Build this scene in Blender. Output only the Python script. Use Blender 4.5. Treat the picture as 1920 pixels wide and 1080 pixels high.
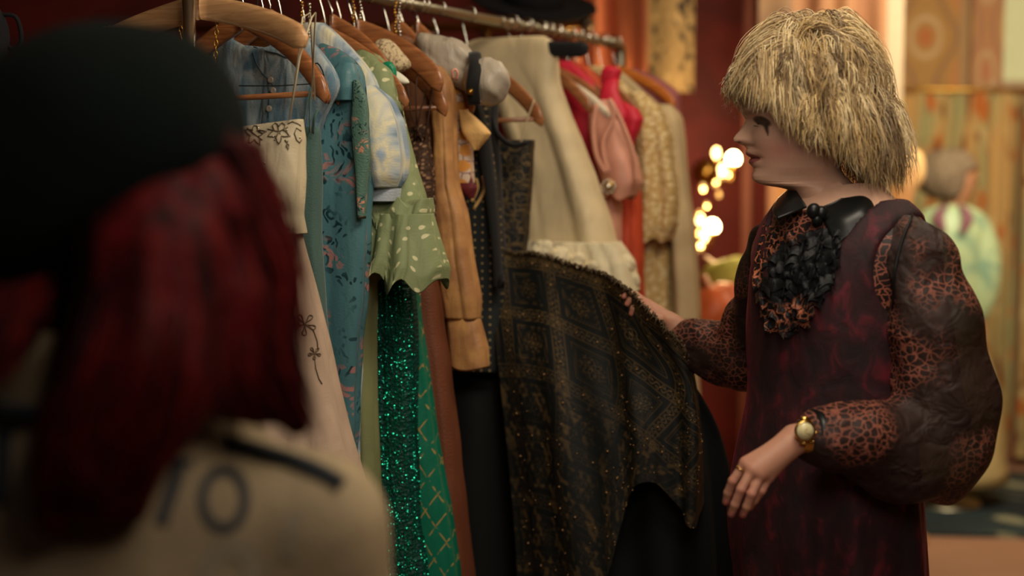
import bpy, bmesh, math, random
import numpy as np
from mathutils import Vector, Matrix
from mathutils.bvhtree import BVHTree
random.seed(7); RNG = np.random.RandomState(11)
for o in list(bpy.data.objects): bpy.data.objects.remove(o)
SC = bpy.context.scene
COL = SC.collection
PI = math.pi

def lin(c): return c/12.92 if c <= .04045 else ((c+.055)/1.055)**2.4
def C(r, g, b): return (lin(r/255), lin(g/255), lin(b/255), 1)

# ---------------------------------------------------------------- camera
F = 1920*50/36.0
PITCH = math.atan(220/F); CP, SP = math.cos(PITCH), math.sin(PITCH)
CAMZ = 1.5
cd = bpy.data.cameras.new('camera'); cam = bpy.data.objects.new('camera', cd); COL.objects.link(cam)
cam.location = (0, 0, CAMZ); cam.rotation_euler = (PI/2-PITCH, 0, 0)
cd.lens = 50; cd.sensor_width = 36; cd.clip_start = .05
cd.dof.use_dof = True; cd.dof.focus_distance = 2.66; cd.dof.aperture_fstop = 1.5
SC.camera = cam
SC.view_settings.view_transform = 'Standard'; SC.view_settings.look = 'None'
SC.view_settings.exposure = 0.0; SC.view_settings.gamma = 1.0
SC.view_settings.use_curve_mapping = False

# ---------------------------------------------------------------- world and room light
w = bpy.data.worlds.new('world'); SC.world = w; w.use_nodes = True
w.node_tree.nodes['Background'].inputs[0].default_value = (1.0, .86, .68, 1)
w.node_tree.nodes['Background'].inputs[1].default_value = .022
def area(name, loc, target, size, power, col, sy=None):
    l = bpy.data.lights.new(name, 'AREA'); l.shape = 'RECTANGLE'; l.size = size; l.size_y = sy or size
    l.energy = power; l.color = col
    o = bpy.data.objects.new(name, l); COL.objects.link(o); o.location = loc
    d = Vector(target)-Vector(loc); o.rotation_euler = d.to_track_quat('-Z', 'Y').to_euler(); return o
area('ceiling_softlight', (.45, 1.75, 2.62), (-.15, 3.0, 1.1), .8, 21, (1, .87, .68), .6)
area('alcove_wall_fill', (2.0, 5.0, 2.55), (2.1, 7.2, 1.25), 1.3, 75, (1, .84, .58))  # added fill aimed at the alcove wall, no fixture belongs to it
area('hair_light', (1.15, 3.1, 2.6), (.6, 2.55, 1.6), .4, 6.5, (1, .84, .60))
area('face_fill', (.30, .75, 2.1), (.6, 2.5, 1.4), .6, 9, (1, .86, .72))
area('cool_left_fill', (-1.7, .9, 2.3), (-.2, 1.9, 1.3), .7, .5, (.80, .93, 1.0))  # weak cool light from the left, no window is built there
area('rack_end_light', (.55, 3.5, 2.62), (.2, 3.95, 1.2), .5, 4.5, (1, .84, .62))

# ---------------------------------------------------------------- helpers
def ray(px, py):
    dx, dz = (px-960)/F, -(py-540)/F
    return Vector((dx, CP+SP*dz, -SP+CP*dz))
def at(px, py, Y):
    d = ray(px, py); t = Y/d.y
    return Vector((d.x*t, Y, CAMZ+d.z*t))
def link(o, parent=None):
    COL.objects.link(o)
    if parent is not None: o.parent = parent
    return o
def tag(o, label=None, cat=None, group=None, kind=None):
    if label: o['label'] = label
    if cat: o['category'] = cat
    if group: o['group'] = group
    if kind: o['kind'] = kind
    return o
def thing(name, label, cat, loc=(0, 0, 0), group=None):
    o = bpy.data.objects.new(name, None); o.location = loc; COL.objects.link(o)
    return tag(o, label, cat, group)
def put(name, me, m, parent=None, smooth=True):
    """link a mesh whose vertices are world coordinates; parents are unrotated empties"""
    o = bpy.data.objects.new(name, me)
    if m is not None:
        for mm in (m if isinstance(m, (list, tuple)) else [m]): me.materials.append(mm)
    if smooth: me.polygons.foreach_set('use_smooth', [True]*len(me.polygons))
    if parent is not None:
        off = Vector(parent.location); p = parent.parent
        while p is not None: off += Vector(p.location); p = p.parent
        me.transform(Matrix.Translation(-off))
    return link(o, parent)
def mesh(V, Fc, uv=None, col=None):
    me = bpy.data.meshes.new('m'); V = np.asarray(V, float)
    me.from_pydata(V.tolist(), [], [tuple(int(i) for i in f) for f in Fc]); me.update()
    if uv is not None or col is not None:
        li = np.zeros(len(me.loops), int); me.loops.foreach_get('vertex_index', li)
    if uv is not None:
        l = me.uv_layers.new(name='UVMap'); l.data.foreach_set('uv', np.asarray(uv)[li].ravel())
    if col is not None:
        a = me.color_attributes.new('Col', 'FLOAT_COLOR', 'POINT'); c = np.asarray(col, float)
        if c.shape[1] == 3: c = np.hstack([c, np.ones((len(c), 1))])
        a.data.foreach_set('color', c.ravel())
    return me
def gridf(nr, nc, close=False, off=0):
    r = np.arange(nr-1)[:, None]; c = np.arange(nc if close else nc-1)[None, :]
    c2 = (c+1) % nc
    return np.stack([r*nc+c, r*nc+c2, (r+1)*nc+c2, (r+1)*nc+c], -1).reshape(-1, 4)+off
def join(parts):
    V, Fc, n = [], [], 0
    for v, f in parts:
        V.append(np.asarray(v, float)); Fc += [tuple(int(i)+n for i in q) for q in f]; n += len(v)
    return np.vstack(V), Fc
def tube(P, R, n=8, cap=True, flat=None):
    """tube along points P, radius R (scalar/list); flat=(a,b) elliptical"""
    P = [Vector(p) for p in P]; m = len(P)
    R = [R]*m if np.isscalar(R) else list(R)
    V = []; up = None
    for i in range(m):
        t = (P[min(i+1, m-1)]-P[max(i-1, 0)]).normalized()
        if up is None:
            a = Vector((0, 0, 1)) if abs(t.z) < .9 else Vector((1, 0, 0))
            up = (a-t*a.dot(t)).normalized()
        else:
            up = (up-t*up.dot(t)).normalized()
        sd = t.cross(up)
        for k in range(n):
            th = 2*PI*k/n; fa, fb = flat or (1, 1)
            V.append(P[i]+(sd*math.cos(th)*fa+up*math.sin(th)*fb)*R[i])
    Fc = [tuple(f) for f in gridf(m, n, True)]
    if cap: Fc += [tuple(range(n))[::-1], tuple((m-1)*n+k for k in range(n))]
    return np.array([list(v) for v in V]), Fc
def boxv(c, s, rot=0, bev=0):
    bm = bmesh.new(); bmesh.ops.create_cube(bm, size=1)
    bmesh.ops.scale(bm, vec=s, verts=bm.verts)
    if bev: bmesh.ops.bevel(bm, geom=bm.edges, offset=bev, segments=2, affect='EDGES')
    bmesh.ops.rotate(bm, cent=(0, 0, 0), matrix=Matrix.Rotation(rot, 3, 'Z'), verts=bm.verts)
    V = [list(v.co+Vector(c)) for v in bm.verts]; bm.verts.index_update()
    Fc = [tuple(v.index for v in f.verts) for f in bm.faces]; bm.free(); return np.array(V), Fc
def lathe(prof, c, n=24, axis=None):
    V = []
    for r, z in prof:
        for k in range(n):
            a = 2*PI*k/n; V.append((r*math.cos(a), r*math.sin(a), z))
    V = np.array(V)
    if axis is not None:
        q = np.array(Vector((0, 0, 1)).rotation_difference(Vector(axis)).to_matrix()); V = V@q.T
    Fc = [tuple(f) for f in gridf(len(prof), n, True)]
    Fc += [tuple(range(n))[::-1], tuple((len(prof)-1)*n+k for k in range(n))]
    return V+np.array(list(c)), Fc
def ball(c, r, n=12, m=8):
    r3 = (r, r, r) if np.isscalar(r) else r
    prof = [(max(1e-4, math.sin(PI*i/m)), -math.cos(PI*i/m)) for i in range(m+1)]
    V, Fc = lathe(prof, (0, 0, 0), n); return V*np.array(r3)+np.array(list(c)), Fc
def snoise(seed, n=7, f=1.0):
    r = np.random.RandomState(seed); a = r.randn(n, 3)*f; ph = r.rand(n)*6.28; wt = 1/(1+np.linalg.norm(a, axis=1)/f)
    wt /= wt.sum()
    return lambda x, y, z=0: sum(wt[i]*np.sin(a[i, 0]*x+a[i, 1]*y+a[i, 2]*z+ph[i]) for i in range(n))*1.6

# ---------------------------------------------------------------- materials
def newmat(name):
    m = bpy.data.materials.new(name); m.use_nodes = True; nt = m.node_tree
    return m, nt, nt.nodes['Principled BSDF']
class N:
    dim = '3D'
    def __init__(s, nt): s.nt = nt
    def __call__(s, typ, ins={}, **kw):
        n = s.nt.nodes.new(typ)
        for k, v in kw.items(): setattr(n, k, v)
        for k, v in ins.items():
            if isinstance(v, bpy.types.NodeSocket): s.nt.links.new(v, n.inputs[k])
            else: n.inputs[k].default_value = v
        return n
    def math(s, op, a, b=0.0, c=0.0): return s('ShaderNodeMath', {0: a, 1: b, 2: c}, operation=op).outputs[0]
    def uv(s, sc=(1, 1, 1)):
        t = s('ShaderNodeTexCoord'); return s('ShaderNodeMapping', {0: t.outputs['UV'], 3: sc}).outputs[0]
    def ob(s, sc=(1, 1, 1)):
        t = s('ShaderNodeTexCoord'); return s('ShaderNodeMapping', {0: t.outputs['Object'], 3: sc}).outputs[0]
    def noise(s, v, scale, det=3, dist=0.0, out=0):
        return s('ShaderNodeTexNoise', {'Vector': v, 'Scale': scale, 'Detail': det, 'Distortion': dist}).outputs[out]
    def vor(s, v, scale, rnd=1.0, feat='F1', out='Distance'):
        return s('ShaderNodeTexVoronoi', {'Vector': v, 'Scale': scale, 'Randomness': rnd}, feature=feat, voronoi_dimensions=s.dim).outputs[out]
    def ramp(s, f, stops, interp='LINEAR'):
        r = s('ShaderNodeValToRGB', {0: f}); e = r.color_ramp.elements; r.color_ramp.interpolation = interp
        while len(e) < len(stops): e.new(.5)
        for i, (p, c) in enumerate(stops): e[i].position = p; e[i].color = c
        return r.outputs[0]
    def mix(s, f, a, b):
        n = s('ShaderNodeMix', data_type='RGBA')
        for idx, v in ((0, f), (6, a), (7, b)):
            if isinstance(v, bpy.types.NodeSocket): s.nt.links.new(v, n.inputs[idx])
            else: n.inputs[idx].default_value = v
        return n.outputs[2]
    def step(s, f, e0, e1):
        return s('ShaderNodeMapRange', {0: f, 1: e0, 2: e1, 3: 0.0, 4: 1.0}).outputs[0]
K0, W1 = (0, 0, 0, 1), (1, 1, 1, 1)
def fabric(name, col, rough=.8, metal=0, sheen=.0, pat=None, bump=.15, bs=260, space='uv', alpha=None, spec=.3, wrinkle=0.0):
    m, nt, b = newmat(name); n = N(nt)
    if space == 'uv': n.dim = '2D'
    v = n.uv() if space == 'uv' else n.ob()
    b.inputs['Roughness'].default_value = rough; b.inputs['Metallic'].default_value = metal
    b.inputs['Specular IOR Level'].default_value = spec
    if sheen: b.inputs['Sheen Weight'].default_value = sheen; b.inputs['Sheen Roughness'].default_value = .4
    c = pat(n, v) if pat else None
    if c is None:
        big = n.noise(v, 9, 4)
        c = n.mix(n.step(big, .35, .68), tuple(x*.86 for x in col[:3])+(1,), tuple(min(1, x*1.1) for x in col[:3])+(1,))
    nt.links.new(c, b.inputs['Base Color'])
    h = n.noise(v, bs, 2)
    if wrinkle: h = n.math('ADD', n.math('MULTIPLY', h, .25), n.math('MULTIPLY', n.noise(n('ShaderNodeMapping', {0: v, 3: (1, .28, 1)}).outputs[0], 30, 2, .6), wrinkle*1.6))
    bp = n('ShaderNodeBump', {'Height': h, 'Strength': bump, 'Distance': .01})
    nt.links.new(bp.outputs[0], b.inputs['Normal'])
    if alpha is not None:
        if callable(alpha): nt.links.new(alpha(n, v), b.inputs['Alpha'])
        else: b.inputs['Alpha'].default_value = alpha
    return m
def plain(name, col, rough=.5, metal=0, emit=None, es=0, bump=0, bs=60):
    m, nt, b = newmat(name); n = N(nt)
    v = n.ob(); nz = n.noise(v, 14, 3)
    c = n.mix(nz, tuple(x*.85 for x in col[:3])+(1,), tuple(min(1, x*1.12) for x in col[:3])+(1,))
    nt.links.new(c, b.inputs['Base Color']); b.inputs['Roughness'].default_value = rough; b.inputs['Metallic'].default_value = metal
    if emit: b.inputs['Emission Color'].default_value = emit; b.inputs['Emission Strength'].default_value = es
    if bump:
        bp = n('ShaderNodeBump', {'Height': n.noise(v, bs, 3), 'Strength': bump, 'Distance': .01}); nt.links.new(bp.outputs[0], b.inputs['Normal'])
    return m
def dots(base, dot, scale=32, r=.16, rnd=.25):
    def f(n, v):
        d = n.vor(v, scale, rnd); k = n.step(d, r, r*.7)
        big = n.noise(v, 8, 3); bb = n.mix(big, tuple(x*.75 for x in base[:3])+(1,), base)
        return n.mix(k, bb, dot)
    return f
def floral(base, leaf, petal, sc=1.0, dark=.85):
    def f(n, v):
        nz = n('ShaderNodeTexNoise', {'Vector': v, 'Scale': 30*sc, 'Detail': 2}).outputs[1]
        vd = n('ShaderNodeVectorMath', {0: nz, 1: (.5, .5, .5)}, operation='SUBTRACT').outputs[0]
        vd = n('ShaderNodeVectorMath', {0: vd, 'Scale': .05/sc}, operation='SCALE').outputs[0]
        vv = n('ShaderNodeVectorMath', {0: v, 1: vd}, operation='ADD').outputs[0]
        zone = n.step(n.noise(v, 11*sc, 1), .46, .54)
        leafm = n.step(n.vor(n('ShaderNodeMapping', {0: vv, 2: (0, 0, .6), 3: (1.6, .9, 1)}).outputs[0], 75*sc), .30, .22)
        zone2 = n.step(n.noise(n('ShaderNodeMapping', {0: v, 1: (3, 7, 0)}).outputs[0], 13*sc, 1), .55, .62)
        pet = n.step(n.vor(vv, 95*sc), .42, .3)
        b2 = n.mix(n.noise(v, 5, 3), tuple(x*dark*.8 for x in base[:3])+(1,), base)
        c = n.mix(n.math('MULTIPLY', zone, leafm), b2, leaf)
        return n.mix(n.math('MULTIPLY', zone2, pet), c, petal)
    return f
def streak(c1, c2, sx=40, sy=2, dist=1.0, lo=.35, hi=.65):
    def f(n, v):
        q = n('ShaderNodeMapping', {0: v, 3: (sx, sy, sx)}).outputs[0]
        return n.mix(n.step(n.noise(q, 1, 4, dist), lo, hi), c1, c2)
    return f
def vcol(n, v): return n('ShaderNodeVertexColor', layer_name='Col').outputs[0]
def wood(name, c1, c2, rough=.32):
    m, nt, b = newmat(name); n = N(nt); v = n.ob((3, 3, 26))
    c = n.ramp(n.noise(v, 3, 5, 1.5), [(.3, c1), (.7, c2)]); nt.links.new(c, b.inputs['Base Color'])
    b.inputs['Roughness'].default_value = rough; b.inputs['Coat Weight'].default_value = .3; b.inputs['Coat Roughness'].default_value = .2
    return m
M_wood = wood('hanger_wood', C(128, 76, 44), C(178, 116, 70))
M_wood2 = wood('pale_hanger_wood', C(176, 128, 84), C(212, 164, 112), .45)
M_chrome = plain('chrome', C(205, 200, 188), .2, 1)
M_steel = plain('dull_steel', C(165, 158, 138), .38, 1)
M_brass = plain('brass', C(196, 150, 70), .28, 1)
M_gold = plain('gold', C(226, 186, 104), .22, 1)
M_blackpl = plain('black_flock', C(20, 20, 22), .9)

# ---------------------------------------------------------------- rack frame of reference
R0 = np.array([-.581, 2.59]); RD = np.array([.4757, .8796]); RN = np.array([.8796, -.4757])
RAILZ = 1.872
def rk(s, u, z):
    p = R0+RD*s+RN*u; return Vector((p[0], p[1], z))
def onr(px, py, s):
    d = ray(px, py); o = R0+RD*s
    t = (o@RD)/(d.x*RD[0]+d.y*RD[1]); p = np.array([d.x*t, d.y*t])-o
    return float(p@RN), CAMZ+d.z*t
def smooth1(a, k):
    if k < 1: return a
    w_ = np.hanning(2*k+3)[1:-1]; w_ /= w_.sum(); p = np.pad(a, (k, k), mode='reflect', reflect_type='odd')
    return np.convolve(p, w_, 'valid')
def loft(name, s, rows, m, parent, T=.03, fold=.008, fr=24, seed=0, neck=None, hem=0, nr=80, nc=88, mirror=False,
         slack=None, edge=.003, smooth=3, pleat=.55):
    """cloth piece in hanger plane s. rows: (z,uL,uR[,thickness])"""
    R_ = np.array([(list(r)+[T])[:4] for r in rows], float); R_ = R_[np.argsort(-R_[:, 0])]
    z0, z1 = R_[0, 0], R_[-1, 0]; zz = np.linspace(z0, z1, nr); zi = R_[::-1]
    g = lambda k: smooth1(np.interp(zz, zi[:, 0], zi[:, k]), smooth)
    uL, uR, TT = g(1), g(2), g(3)
    nz = snoise(seed+1, 9); n2 = snoise(seed+2, 9); n3 = snoise(seed+3, 8)
    uR = uR+edge*nz(zz*30, 0)*np.minimum(1, (z0-zz)*20); uL = uL+edge*nz(zz*30, 5)*np.minimum(1, (z0-zz)*20)
    th = 2*PI*np.arange(nc)/nc; ct, st = np.cos(th), np.sin(th)
    uc = (uL+uR)[:, None]/2; hw = (uR-uL)[:, None]/2
    U = uc+hw*np.sign(ct)*np.abs(ct)**.85; TTg = TT[:, None]*np.sign(st)*np.abs(st)**.6
    Z = np.repeat(zz[:, None], nc, 1); dpt = (z0-Z)
    grow = np.clip(dpt/.25, .15, 1)*(1+.6*np.clip(dpt-.3, 0, 1))
    u_ = (U-uc)/np.maximum(hw, .01)*np.mean(hw)   # folds follow the flare
    f = np.sin(fr*2*PI*u_*.35+2.2*n2(u_*9, Z*2)+seed)*.6+np.sin(fr*2*PI*u_*.13+seed*2+1.5*n2(0, Z*3))*.9+n3(u_*14, Z*4)*.7
    pl = np.sin(fr*PI*u_*.55+2.6*n2(u_*5, Z*1.3)+seed*1.7); f = f*.8+pleat*(1-2*np.abs(pl)**.65)
    S = s-TTg+fold*grow*f
    rel = (Z-z1)/(z0-z1)
    if neck:
        dn, wd, rg = neck; Z = Z-dn*np.exp(-(U/wd)**4)*np.clip(1-dpt/rg, 0, 1)*(1.0)
    if hem: Z = Z+hem*(np.sin(fr*u_*3+seed)*.6+n3(u_*30, 3)*.6)*np.clip((.12-(zz[:, None]-z1))/.12, 0, 1)
    if slack is not None: S = S+slack(Z, U)
    X = R0[0]+RD[0]*S+RN[0]*U; Y = R0[1]+RD[1]*S+RN[1]*U
    V = np.stack([X, Y, Z], -1).reshape(-1, 3)
    Fc = [tuple(q) for q in gridf(nr, nc, True)]
    # hollow hem: turn the lower edge in and up a little
    cen = np.array([(X[-1].mean()), (Y[-1].mean()), Z[-1].mean()+.02])
    V2 = V[-nc:]*.9+cen*.1; V2[:, 2] = V[-nc:, 2]+.03
    topc = V[:nc].mean(0); n0 = len(V)
    V = np.vstack([V, V2, topc[None], (V2.mean(0)+np.array([0, 0, .02]))[None]])
    for k in range(nc):
        k2 = (k+1) % nc
        Fc.append(((nr-1)*nc+k, (nr-1)*nc+k2, n0+k2, n0+k)); Fc.append((k2, k, n0+nc)); Fc.append((n0+k, n0+k2, n0+nc+1))
    uvg = np.stack([U+(st < 0)*.01+.5*(st > 0), np.repeat(zz[:, None], nc, 1)], -1).reshape(-1, 2)
    uv = np.vstack([uvg, uvg[-nc:], [[0, 0], [0, 0]]])
    o = put(name, mesh(V, Fc, uv), m, parent)
    if mirror:
        V3 = V.copy(); rel2 = V3[:, :2]-R0
        a = rel2@RD; b_ = rel2@RN; V3[:, :2] = R0+np.outer(a, RD)+np.outer(-b_, RN)
        put(name, mesh(V3, [q[::-1] for q in Fc], uv), m, parent)
    return o
def prow(s, rows, sym=True, T=None):
    """rows in pixels (py, pxL or None, pxR[,T]) -> (z,uL,uR)"""
    out = []
    for r in rows:
        py, l, rr = r[:3]; u1, z = onr(rr, py, s)
        if l is None: u0 = -u1
        else: u0, z0 = onr(l, py, s); z = (z+z0)/2
        out.append((z, u0, u1)+tuple(r[3:]))
    return out
ZA = 1.782
def hanger(s, label, m=None, w_=.21, zc=ZA, drop=.15, bar=False, group='hangers on the clothes rail', kind='wood', hookmat=None, thick=.006, high=.0165):
    m = m or M_wood; t = thing('clothes_hanger', label, 'hanger', rk(s, 0, 0), group)
    parts = []
    n = 13; P = []; V = []; Fc = []
    for side in (-1, 1):
        V = []
        for i in range(n):
            a = i/(n-1); u = side*w_*(.02+.98*a); z = zc-drop*(.62*a+.38*a**3)-.004
            hh = high*(1-.12*a) if a < .93 else high*(.80-(a-.93)*5); tt = thick*(1 if a < .93 else 1-(a-.93)*6)
            tl = (-side*.25*a*1.0)
            ring = []
            for k in range(10):
                th = 2*PI*k/10; ds = tt*math.copysign(abs(math.cos(th))**.6, math.cos(th)); dz = hh*math.copysign(abs(math.sin(th))**.8, math.sin(th))
                ring.append(rk(s+ds-.05*a*a*.5, u+dz*.35*side*a, z+dz))
            V += ring
        f = [tuple(q) for q in gridf(n, 10, True)]+[tuple(range(10)), tuple((n-1)*10+k for k in range(10))]
        parts.append((np.array([list(v) for v in V]), f))
    v, f = join(parts); put('hanger_arms', mesh(v, f), m, t)
    hk = [rk(s, 0, zc-.005), rk(s, 0, zc+.02)]; rz = RAILZ
    top = max(rz-.02, zc+.03)
    for k in range(11):
        a = -.55*PI+(1.42*PI)*k/10
        hk.append(rk(s, .021*math.sin(a+.1), rz+.003+.02*math.cos(a+.1)))
    hk.insert(2, rk(s, -.006, (zc+rz)/2))
    v, f = tube(hk, .0019, 6); put('hook', mesh(v, f), hookmat or M_chrome, t)
    if bar:
        zb = zc-drop+.006
        v, f = tube([rk(s-.02, -w_*.93, zb), rk(s-.02, 0, zb-.004), rk(s-.02, w_*.93, zb)], .0055, 8)
        put('trouser_bar', mesh(v, f), m, t)
    return t
def project_tubes(name, bvh, lines, rad, m, parent, off=.0015, n=5):
    """embroidery: cord lines given as px polylines, laid onto a surface"""
    parts = []
    for ln in lines:
        P = []
        for x, y in ln:
            d = ray(x, y).normalized(); h = bvh.ray_cast(Vector((0, 0, CAMZ)), d)
            if h[0] is not None: P.append(h[0]-d*off)
        if len(P) > 1: parts.append(tube(P, rad, n))
    if parts:
        v, f = join(parts); return put(name, mesh(v, f), m, parent)
def bvh_of(o):
    me = o.data; off = Vector((0, 0, 0)); p = o.parent
    while p is not None: off += Vector(p.location); p = p.parent
    return BVHTree.FromPolygons([v.co+off for v in me.vertices], [tuple(q.vertices) for q in me.polygons])
def catm(G, n):
    """resample control points G (k,d) to n with Catmull-Rom"""
    G = np.asarray(G, float); k = len(G); P = np.vstack([2*G[0]-G[1], G, 2*G[-1]-G[-2]]); out = []
    for t in np.linspace(0, k-1-1e-9, n):
        i = int(t); f = t-i; a, b, c, d = P[i], P[i+1], P[i+2], P[i+3]
        out.append(.5*((2*b)+(c-a)*f+(2*a-5*b+4*c-d)*f*f+(3*b-3*c+d-a)*f**3))
    return np.array(out)
def sheet(G, nr, nc, disp=None, thick=.003):
    """thick cloth from control grid G[r][c]=(x,y,z)"""
    G = np.array(G, float); a = np.stack([catm(G[:, j], nr) for j in range(G.shape[1])], 1)
    a = np.stack([catm(a[i], nc) for i in range(nr)], 0)
    du = np.gradient(a, axis=1); dv = np.gradient(a, axis=0); nrm = np.cross(du, dv); nrm /= np.linalg.norm(nrm, axis=2, keepdims=True)+1e-9
    if disp is not None: a = a+nrm*disp[..., None]
    b = a+nrm*thick
    V = np.vstack([a.reshape(-1, 3), b.reshape(-1, 3)]); q = gridf(nr, nc); n = nr*nc
    Fc = [tuple(x) for x in q]+[tuple(x[::-1]) for x in q+n]
    for i in range(nr-1):
        for j in (0, nc-1): Fc.append((i*nc+j, (i+1)*nc+j, (i+1)*nc+j+n, i*nc+j+n))
    for j in range(nc-1):
        for i in (0, nr-1): Fc.append((i*nc+j, i*nc+j+1, i*nc+j+1+n, i*nc+j+n))
    uu, vv = np.meshgrid(np.linspace(0, 1, nc), np.linspace(1, 0, nr)); uv = np.stack([uu, vv], -1).reshape(-1, 2)
    return V, Fc, np.vstack([uv, uv]), a

# ================================================================ THE ROOM
def struct(name, v, f, m, smooth=False, uv=None, col=None):
    o = put(name, mesh(v, f, uv, col), m, None, smooth); o['kind'] = 'structure'; return o
def redwall(n, v):
    return n.mix(n.step(n.noise(v, 3, 5, .6), .35, .7), C(74, 22, 18), C(104, 30, 22))
M_red = fabric('red_plaster', None, .75, pat=redwall, bump=.25, bs=30, space='ob')
M_floor = fabric('worn_pink_floorboards', None, .5, bump=.1, bs=40, space='ob',
    pat=lambda n, v: n.mix(n.noise(n('ShaderNodeMapping', {0: v, 3: (.6, 5, 1)}).outputs[0], 5, 5), C(140, 104, 84), C(168, 130, 106)))
M_ceil = plain('ceiling_paint', C(150, 128, 100), .9)
M_cream = plain('cream_paint', C(168, 148, 118), .55)
M_redtrim = plain('dull_pink_paint', C(140, 80, 64), .6)
ZC = 2.75
struct('floor', *boxv((0, 3.05, -.05), (6.6, 8.6, .1)), M_floor)
struct('ceiling', *boxv((0, 3.05, ZC+.05), (6.6, 8.6, .1)), M_ceil)
struct('wall_left', *boxv((-3.25, 3.05, ZC/2), (.1, 8.6, ZC)), M_red)
struct('wall_right', *boxv((3.25, 3.05, ZC/2), (.1, 8.6, ZC)), plain('ochre_paint', C(170, 120, 72), .8))
struct('wall_front', *boxv((0, -1.3, ZC/2), (6.4, .1, ZC)), plain('dark_brown_paint', C(70, 44, 34), .8))
struct('wall_back', *boxv((-.83, 6.05, ZC/2), (4.74, .1, ZC)), M_red)
struct('wall_alcove_side', *boxv((1.5, 6.72, ZC/2), (.08, 1.25, ZC)), M_cream)
struct('wall_alcove_back', *boxv((2.37, 7.35, ZC/2), (1.7, .1, ZC)), plain('tan_wallpaper', C(168, 132, 90), .8))
struct('trim_1', *boxv((1.57, 6.02, ZC/2), (.10, .16, ZC), 0, .008), M_cream)
struct('trim_2', *boxv((.985, 6.0, ZC/2), (.04, .06, ZC), 0, .006), M_redtrim)
struct('baseboard_alcove', *boxv((2.37, 7.28, .09), (1.65, .03, .18), 0, .005), M_redtrim)
struct('baseboard_back', *boxv((-.83, 5.98, .08), (4.7, .03, .16), 0, .005), M_redtrim)

# window with a lit blind in the alcove, right edge
M_blind = plain('window_daylight', C(180, 180, 140), .8, emit=C(206, 206, 150), es=.28)
wf = []
zb, zt, xl, xr = 1.93, 2.62, 2.43, 3.1
wf.append(boxv(((xl+xr)/2, 7.27, zt), (xr-xl, .05, .05))); wf.append(boxv(((xl+xr)/2, 7.27, zb), (xr-xl, .06, .05)))
for x in (xl, xr): wf.append(boxv((x, 7.27, (zb+zt)/2), (.05, .05, zt-zb)))
wo = struct('window_1', *join(wf), M_cream)
put('pane', mesh(*boxv(((xl+xr)/2, 7.29, (zb+zt)/2), (xr-xl-.05, .008, zt-zb-.05))), M_blind, wo, False)

# printed hangings in the alcove: flat cloth, pattern in vertex colours
def hanging(name, label, cat, X0, X1, Z0, Z1, Y, fn, nx=70, nz_=110, folds=.006, ff=40, m=None, group=None):
    xs = np.linspace(X0, X1, nx); zs = np.linspace(Z1, Z0, nz_); XX, ZZ = np.meshgrid(xs, zs)
    n_ = snoise(int(abs(X0*97+Z0*31))+3)
    YY = Y+folds*(np.sin(ff*XX+1.5*n_(XX*6, ZZ*2))+.6*n_(XX*30, ZZ*2))
    V = np.stack([XX, YY, ZZ], -1).reshape(-1, 3); Vb = V+np.array([0, .004, 0]); q = gridf(nz_, nx); n = len(V)
    Fc = [tuple(x[::-1]) for x in q]+[tuple(x) for x in q+n]
    for i in range(nz_-1):
        for j in (0, nx-1): Fc.append((i*nx+j, (i+1)*nx+j, (i+1)*nx+j+n, i*nx+j+n))
    for j in range(nx-1):
        for i in (0, nz_-1): Fc.append((i*nx+j, i*nx+j+1, i*nx+j+1+n, i*nx+j+n))
    col = None
    if fn: c = fn(XX, ZZ).reshape(-1, 3); col = np.vstack([c, c])
    o = put(name, mesh(np.vstack([V, Vb]), Fc, None, col), m or M_vcloth)
    return tag(o, label, cat, group)
M_vcloth = fabric('printed_cloth', None, .85, pat=vcol, bump=.05, space='ob', bs=120)
L3 = lambda r, g, b: np.array([lin(r/255), lin(g/255), lin(b/255)])
def mixa(a, b, k): k = np.clip(k, 0, 1)[..., None]; return a*(1-k)+b*k
def retro(cx, cz, pw, ph, base, line, oval, core):
    def f(X, Z):
        out = np.ones(X.shape+(3,))*base
        ex = (X-cx)/pw; ez = (Z-cz)/ph; a = ex-np.round(ex); b = ez-np.round(ez)
        d = np.sqrt((a*2)**2+(b*2)**2)
        out = mixa(out, L3(186, 158, 120), 1-abs(d-.42)/.11)
        out = mixa(out, core, (.24-d)/.05)
        # wavy ogee line between the ovals
        g = abs(abs(a)-.30-.14*np.cos(2*PI*ez)); out = mixa(out, line, 1-g/.045)
        out = mixa(out, oval, (abs(a)-.40-.10*np.cos(2*PI*ez))/.06)
        return out
    return f
hanging('wall_hanging', 'tan wall hanging with a large oval and ogee print above the floral curtain', 'wall hanging', 1.57, 2.255, 1.86, 2.7, 7.25,
        retro(2.085, 2.172, .36, .46, L3(160, 124, 74), L3(126, 92, 78), L3(176, 122, 76), L3(168, 104, 64)), folds=.003)
hanging('wall_hanging', 'narrower pinkish wall hanging with ovals next to the window', 'wall hanging', 2.315, 2.475, 1.86, 2.7, 7.24,
        retro(2.39, 2.0, .20, .44, L3(168, 124, 88), L3(136, 96, 84), L3(176, 140, 90), L3(172, 116, 86)), nx=40, folds=.003)
def floralcurtain(seed):
    def f(X, Z):
        a, b, c, d = [snoise(seed+i, 12) for i in range(4)]
        out = mixa(np.ones(X.shape+(3,))*L3(190, 154, 98), L3(158, 156, 110), a(X*26, Z*7)*1.4+.2)
        out = mixa(out, L3(186, 108, 52), (b(X*48, Z*22)-.25)*3)
        out = mixa(out, L3(122, 66, 36), (c(X*52, Z*30)-.36)*4)
        out = mixa(out, L3(200, 178, 126), (d(X*60, Z*24)-.4)*3)
        return out*(.92+.08*np.sin(X*120))[..., None]
    return f
hanging('floral_curtain', 'long cream curtain printed with orange and brown flowers behind the mannequin', 'curtain', 1.56, 2.53, .05, 1.885, 7.12, floralcurtain(21), nx=150, nz_=170, folds=.022, ff=58)
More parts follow.
